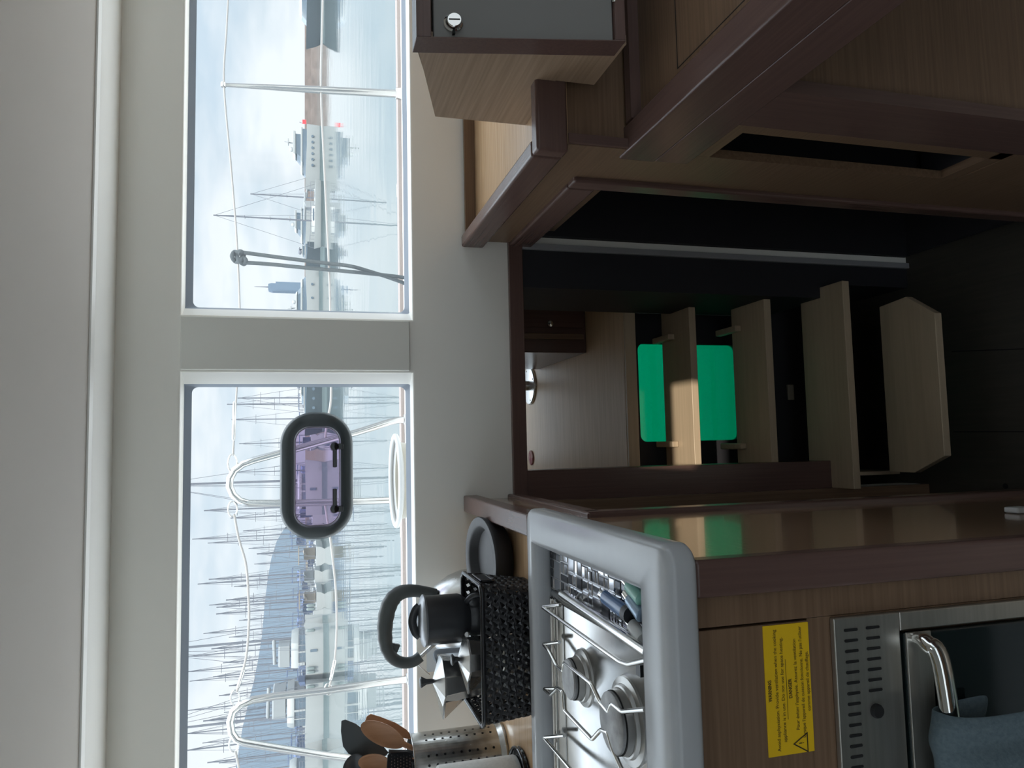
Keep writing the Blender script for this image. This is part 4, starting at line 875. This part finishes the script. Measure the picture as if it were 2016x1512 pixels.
def sailboat(label, loc, rot, L, mastH, canvas='bgrey', hullm='bwhite', group=None, bimini=True, simple=False):
    r = thing('sailboat', label, 'sailboat', loc, group); Bm = L*.31; H = L*.11
    P_ = lambda mb: place(mb, r, rot)
    t = MB(); t.loft(hull_mesh(L, Bm, H)); P_(t).build('hull', M[hullm], r, smooth=40)
    P_(dark_band(L, Bm, H)).build('reflection_band', M['dark_band'], r)
    t = MB(); t.loft([[Vector((x, y*k, H*z)) for y, z in ((-Bm*.30, 1), (-Bm*.24, 1.45), (Bm*.24, 1.45), (Bm*.30, 1))] for x, k in ((-L*.12, 1), (L*.10, .95), (L*.26, .55))]); P_(t).build('cabin', M['bwhite'], r)
    t = MB(); t.box((-L*.08, -Bm*.285, H*1.15), (L*.10, Bm*.285, H*1.32)); P_(t).build('cabin_window', M['bglass'], r)
    mxx = L*.08
    t = MB(); t.loft([[Vector((x, y*k, z)) for y in (-Bm*.26, Bm*.26) for z in ((H*1.1, H+1.35*k) if y < 0 else (H+1.35*k, H*1.1))] for x, k in ((-L*.19, 1), (-L*.10, .8))]); P_(t).build('spray_hood', M[canvas], r)
    t = MB()
    for sy in (-1, 1):
        t.tube([(-L*.46, sy*Bm*.44, H+.55), (0, sy*Bm*.48, H+.55), (L*.30, sy*Bm*.34, H+.6), (L*.47, 0, H+.75)], .018, 4)
        for q_, w_ in ((-.46, .44), (-.25, .47), (0, .48), (.2, .42), (.33, .31)): t.tube([(L*q_, sy*Bm*w_, H), (L*q_, sy*Bm*w_, H+.56)], .02, 4)
    P_(t).build('guard_rail', M['mast'], r)
    t = MB(); t.tube([(mxx, 0, H), (mxx, 0, mastH)], [.11, .08], 8); P_(t).build('mast', M['mast'], r, smooth=60)
    t = MB()
    for zz_ in (.45, .70): t.tube([(mxx, -Bm*.28*(1.2-zz_*.5), H+(mastH-H)*zz_), (mxx, Bm*.28*(1.2-zz_*.5), H+(mastH-H)*zz_)], .035, 6)
    P_(t).build('spreader', M['mast'], r)
    t = MB(); t.tube([(mxx, 0, H+1.3), (-L*.34, 0, H+1.2)], .16, 8); P_(t).build('boom', M[canvas], r, smooth=60)
    t = MB()
    for p in ((L*.49, 0, H*1.1), (-L*.48, 0, H), (mxx-.3, Bm*.46, H), (mxx-.3, -Bm*.46, H)): t.tube([(mxx, 0, mastH-.1), p], .022, 4)
    P_(t).build('rigging', M['mast'], r)
    if bimini:
        t = MB(); t.box((-L*.44, -Bm*.36, H+1.85), (-L*.20, Bm*.36, H+1.95)); P_(t).build('bimini', M[canvas], r)
        t = MB()
        for sx in (-L*.43, -L*.21):
            for sy in (-Bm*.35, Bm*.35): t.tube([(sx, sy, H), (sx, sy, H+1.86)], .03, 5)
        P_(t).build('bimini_frame', M['mast'], r)
    return r
def xy(px, py, Y): q = atY(px, py, Y); return Vector((q.x, Y, WZ0))
def catamaran(label, y0, y1, Y, flip=1, bim=(545, 566), roof=(570, 586), mastx=None, win='bglass'):
    """broadside catamaran between picture rows y0 and y1"""
    a = xy(620, y0, Y); b = xy(620, y1, Y); L = abs(a.x-b.x); r = thing('catamaran', label, 'catamaran', ((a.x+b.x)/2, Y, WZ0))
    H = atY(602, (y0+y1)/2, Y).z-WZ0; P_ = lambda mb: place(mb, r, 0 if flip > 0 else math.pi)
    for sy in (-2.0, 2.0):
        t = MB(); t.loft([[p+Vector((0, sy, 0)) for p in s_] for s_ in hull_mesh(L, 1.9, H, sheer=.04)]); P_(t).build('hull', M['bwhite'], r, smooth=40); P_(dark_band(L, 1.9, H, .3, off=(0, sy, 0))).build('reflection_band', M['dark_band'], r)
    t = MB(); t.box((-L*.40, -1.6, H*.55), (L*.30, 1.6, H*1.0)); P_(t).build('bridge_deck', M['bwhite'], r)
    z0, z1 = H, atY(roof[1], (y0+y1)/2, Y).z-WZ0; z2 = atY(roof[0], (y0+y1)/2, Y).z-WZ0
    t = MB(); t.loft([[Vector((x, y, z)) for x, y in ((-L*.30, -2.2*k), (L*.10, -2.3*k), (L*.24, -1.4*k), (L*.24, 1.4*k), (L*.10, 2.3*k), (-L*.30, 2.2*k))] for z, k in ((z0, 1), (z1, .96))]); P_(t).build('saloon', M[win], r)
    t = MB(); t.loft([[Vector((x, y, z)) for x, y in ((-L*.38, -2.2*k), (L*.12, -2.4*k), (L*.26*k, -1.3*k), (L*.26*k, 1.3*k), (L*.12, 2.4*k), (-L*.38, 2.2*k))] for z, k in ((z1, 1), (z1+.25, 1.0), (z2, .90))]); P_(t).build('roof', M['bwhite'], r, smooth=40)
    b1 = atY(bim[1], (y0+y1)/2, Y).z-WZ0; b2 = atY(bim[0], (y0+y1)/2, Y).z-WZ0
    t = MB(); t.loft([[Vector((x*k, y*k, z)) for x, y in ((-L*.36, -1.9), (L*.06, -1.9), (L*.06, 1.9), (-L*.36, 1.9))] for z, k in ((b1, 1), (b2-.15, .98), (b2, .93))]); P_(t).build('bimini', M['bgrey'], r)
    t = MB()
    for sx in (-L*.34, L*.04):
        for sy in (-1.8, 1.8): t.tube([(sx, sy, z1), (sx, sy, b1+.05)], .04, 5)
    P_(t).build('bimini_frame', M['mast'], r)
    t = MB(); t.tube([(L*.12, 0, z1), (L*.12, 0, 19)], [.14, .10], 8); P_(t).build('mast', M['mast'], r, smooth=60)
    t = MB(); t.tube([(L*.12, 0, b2+.5), (-L*.38, 0, b2+.4)], .18, 8); P_(t).build('boom', M['bgrey'], r, smooth=60)
    t = MB()
    for sy in (-2.85, 2.85):
        for zz_ in (.35, .65): t.tube([(-L*.44, sy, H+zz_), (L*.40, sy*.97, H+zz_)], .02, 4)
        for k_ in range(9): t.tube([(-L*.44+L*.84*k_/8, sy*(1-.03*k_/8), H*.98), (-L*.44+L*.84*k_/8, sy*(1-.03*k_/8), H+.66)], .022, 4)
    P_(t).build('guard_rail', M['mast'], r)
    t = MB(); t.box((-L*.33, -2.35, z0+.1), (-L*.27, 2.35, z1)); t.box((-L*.08, -2.33, z0+.05), (-L*.05, 2.33, z1)); t.box((L*.06, -2.36, z0+.05), (L*.075, 2.36, z1)); P_(t).build('window_pillars', M['bwhite'], r)
    t = MB(); t.loft([[Vector((x, y, z)) for x, y, z in ((-L*.47, -1.2, H+.1), (-L*.47, 1.2, H+.1), (-L*.47, 1.2, H+.75), (-L*.47, -1.2, H+.75))], [Vector((x, y, z)) for x, y, z in ((-L*.40, -1.2, H+.0), (-L*.40, 1.2, H+.0), (-L*.40, 1.2, H+.55), (-L*.40, -1.2, H+.55))]]); P_(t).build('cockpit_seat', M['bblue'], r)
    t = MB(); t.box((-L*.05, -2.97, H*.45), (0, -2.90, H*.78)); P_(t).build('hull_window', M['bglass'], r)
    t = MB()
    for p in ((L*.46, 0, H), (-L*.45, -1.8, H), (-L*.45, 1.8, H), (0, -2.9, H), (0, 2.9, H)): t.tube([(L*.12, 0, 18.8), p], .024, 4)
    P_(t).build('rigging', M['mast'], r)
    return r
def yacht(label, y0, y1, Y, flip, hullm, hx=603, t1=(590, 603), t2=(577, 590), arch=565, cat='motor yacht', holes=6):
    a = xy(620, y0, Y); b = xy(620, y1, Y); L = abs(a.x-b.x); ym = (y0+y1)/2; r = thing('motor_yacht', label, cat, ((a.x+b.x)/2, Y, WZ0)); P_ = lambda mb: place(mb, r, 0 if flip > 0 else math.pi)
    H = atY(hx, ym, Y).z-WZ0; zz_ = lambda x: atY(x, ym, Y).z-WZ0; Bm = min(L*.3, 4.5)
    t = MB(); t.loft(hull_mesh(L, Bm, H, sheer=.10)); P_(t).build('hull', M[hullm], r, smooth=40); P_(dark_band(L, Bm, H, .28)).build('reflection_band', M['dark_band'], r)
    def tier(xa, xb, xf, za, zb_, k, m, nm):
        t = MB(); t.loft([[Vector((x, y, z)) for x, y in ((xa*L, -Bm*.42*k), (xb*L+dx, -Bm*.40*k), (xf*L+dx*1.5, -Bm*.15*k), (xf*L+dx*1.5, Bm*.15*k), (xb*L+dx, Bm*.40*k), (xa*L, Bm*.42*k))] for z, dx in ((za, 0), (zb_, -(zb_-za)*.8))]); P_(t).build(nm, M[m], r, bevel=.05)
    zA, zB, zC, zD = H*.98, zz_(t1[0]), zz_(t2[1]), zz_(t2[0])
    tier(-.42, .14, .34, zA, zA+(zB-zA)*.75, 1, 'bglass', 'saloon_glazing'); tier(-.44, .12, .28, zA+(zB-zA)*.70, zB, 1.05, 'bwhite', 'upper_deck')
    tier(-.34, .02, .12, zB, zB+(zD-zB)*.7, .8, 'bglass', 'bridge_glazing'); tier(-.38, .0, .06, zB+(zD-zB)*.66, zD, .9, 'bwhite', 'hardtop')
    t = MB(); za = zz_(arch); t.tube([(-L*.22, 0, zD), (-L*.24, 0, za)], [.10, .05], 6); t.box((-L*.27, -.5, (zD+za)/2), (-L*.20, .5, (zD+za)/2+.12)); t.lathe([(0, 0), (.28, .05), (.32, .25), (.2, .42), (0, .48)], (-L*.12, 0, zD), 14); P_(t).build('radar_mast', M['mast' if hullm == 'navy' else 'bwhite'], r, smooth=50)
    if holes:
        t = MB()
        for i in range(holes): t.lathe([(0, 0), (.16, 0), (.16, .05), (0, .05)], (-L*.30+L*.52*i/max(1, holes-1), Bm*.5*flip*(-1 if flip > 0 else 1)*(1 if flip > 0 else 1), H*.62), 10, (0, 1, 0)) if False else t.lathe([(0, -Bm*.52), (.17, -Bm*.52), (.17, Bm*.52), (0, Bm*.52)], (-L*.30+L*.46*i/max(1, holes-1), 0, H*.62), 10, (0, 1, 0))
        P_(t).build('portholes', M['bglass'], r)
    return r
yacht('large dark hulled motor yacht at the top edge of the picture', 99, -190, 95, -1, 'navy', 606, (590, 606), (577, 590), 540, holes=0)
yacht('white motor yacht with round portholes and red flag beside the breakwater', 252, 374, 100, -1, 'bwhite', 604, (592, 604), (577, 592), 560)
fl_ = MB(); q = atY(603, 246, 100); fl_.tube([(q.x-.2, 100, WZ0+1.1), (q.x+.3, 100, q.z+.9)], .03, 5)
f0 = thing('ensign', 'small red flag on a staff at the stern of the white yacht', 'flag', (q.x, 100, WZ0+1.1)); fl_.build('staff', M['mast'], f0)
t = MB(); t.box((q.x+.1, 99.98, q.z), (q.x+.7, 100.02, q.z+.5)); t.build('cloth', M['lred'], f0)
yacht('white flybridge yacht half behind the sailboat masts right of the rope', 408, 505, 112, -1, 'bwhite', 603, (592, 603), (580, 592), 563, holes=0)
yacht('cream motor boat left of the hanging rope, below the blue skyscraper', 524, 640, 108, 1, 'bwhite', 604, (592, 604), (582, 592), 566, holes=3)
yacht('dark hulled workboat seen between the two hanging rope strands', 478, 530, 97, -1, 'navy', 605, (600, 605), (594, 600), 588, holes=0)
yacht('dark green hulled motor boat right of the black port', 700, 858, 88, -1, 'navy', 604, (598, 604), (592, 598), 585, holes=5)
q = xy(628, 425, 94); sailboat('white sailboat with the tallest mast in the right window', q, math.pi, 8.5, atY(420, 433, 94).z-WZ0, 'bgrey', bimini=False)
q = xy(628, 384, 106); sailboat('white sailboat with short mast near the bow of the white yacht', q, math.pi, 6.0, atY(493, 386, 106).z-WZ0, 'bgrey', bimini=False)
catamaran('white catamaran with grey hard top and blue cockpit canvas in left window', 1216, 1312, 84, 1, (549, 571), (574, 588))
catamaran('big white catamaran with long grey bimini seen through the left gate hoop', 1330, 1448, 84, -1, (537, 563), (566, 580))
catamaran('white catamaran cut by the picture bottom edge in the left window', 1462, 1600, 88, 1, (552, 568), (570, 584))
catamaran('white catamaran moored behind the black port', 905, 1010, 90, 1, (575, 585), (586, 594))
for i, (yy, Ys, L_, cv, lab) in enumerate(((1085, 92, 8.5, 'btan', 'small white sailboat with tan canvas just left of the black port'), (1128, 108, 8.5, 'bgrey', 'white sailboat with grey canvas, second from the black port'), (1170, 93, 8.0, 'btan', 'white sailboat with tan sail cover, third from the black port'))):
    ty_ = {0: (1089, 505), 1: (1119, 410), 2: (1155, 444)}[i]
    sailboat(lab, xy(628, yy, Ys), math.pi/2, L_, atY(ty_[1], ty_[0], Ys).z-WZ0, cv)
tips = [(783, 469), (794, 446), (824, 457), (870, 470), (925, 455), (998, 400), (1010, 455), (1038, 478), (1047, 380), (1059, 408), (1072, 490), (1104, 500), (1133, 391), (1145, 460), (1174, 413), (1184, 425), (1191, 427), (1210, 470), (1226, 402), (1241, 450), (1256, 418), (1273, 366), (1285, 440), (1300, 360), (1313, 375), (1317, 418), (1330, 452), (1352, 430), (1368, 372), (1384, 440), (1390, 402), (1396, 411), (1410, 366), (1417, 436), (1432, 400), (1449, 362), (1470, 410), (1482, 430), (1496, 360), (1509, 372), (1530, 380), (1555, 400)]
cnt = {}; ORD = 'first second third fourth fifth sixth seventh eighth ninth tenth eleventh twelfth thirteenth fourteenth fifteenth sixteenth seventeenth eighteenth nineteenth twentieth'.split()
rows_y = [102, 117, 132, 147, 160]
base_boat = None; rb = random.Random(3)
for i, (yy, tx_) in enumerate(tips):
    Y = rows_y[i % 5]; mh = atY(tx_, yy, Y).z-WZ0; q = xy(628, yy, Y); rot = (math.pi/2 if i % 2 else -math.pi/2)+rb.uniform(-.12, .12)
    dsc = ('short', 'middling', 'tall', 'very tall')[0 if tx_ > 450 else 1 if tx_ > 420 else 2 if tx_ > 385 else 3]; side_ = 'right of' if yy < 890 else 'behind' if yy < 1062 else 'left of'
    cnt[(dsc, side_)] = cnt.get((dsc, side_), 0)+1; lab = 'far moored sailboat %s the black port, %s mast, %s such from the right' % (side_, dsc, ORD[cnt[(dsc, side_)]-1])
    if base_boat is None or i in (1,):
        base_boat = sailboat(lab, q, rot, 10.5, mh, ('bgrey', 'bblue')[i % 2], group='moored sailboats in the far rows')
        base_h = mh; base_rot = rot
    else:
        c = copy_tree(base_boat); c['label'] = lab; k = mh/base_h; c.location = q; c.scale = (min(k, 1.05), min(k, 1.05), k); c.rotation_euler = (0, 0, rot-base_rot)
# fenders on the nearer catamarans
base_f = None; c = None; flab = ['grey fender just right of the blue-canvas catamaran bow, first of the pair', 'grey fender just right of the blue-canvas catamaran bow, second of the pair', 'grey fender at the right end of the big catamaran, nearer the bow', 'grey fender at the right end of the big catamaran, second one', 'grey fender beside the hull window of the big catamaran', 'grey fender amidships on the blue-canvas catamaran hull']
for (yy, Y) in ((1192, 81), (1199, 81), (1316, 80.9), (1323, 80.9), (1352, 80.9), (1241, 80.9)):
    q = atY(612, yy, Y)
    if base_f is None:
        t = MB(); t.lathe([(0, -.45), (.12, -.40), (.16, -.3), (.16, .3), (.12, .40), (0, .45)], (q.x, Y, q.z), 12); base_f = tag(recenter(t.build('fender', mat('fender_grey', (.10, .13, .13), .6), smooth=50), (q.x, Y, q.z)), 'dark grey fender hanging along a white catamaran hull', 'fender', 'fenders on the catamarans')
    else: c = base_f.copy(); COL.objects.link(c); c.location = (q.x, Y, q.z)
    (c if c is not None else base_f)['label'] = flab.pop(0)
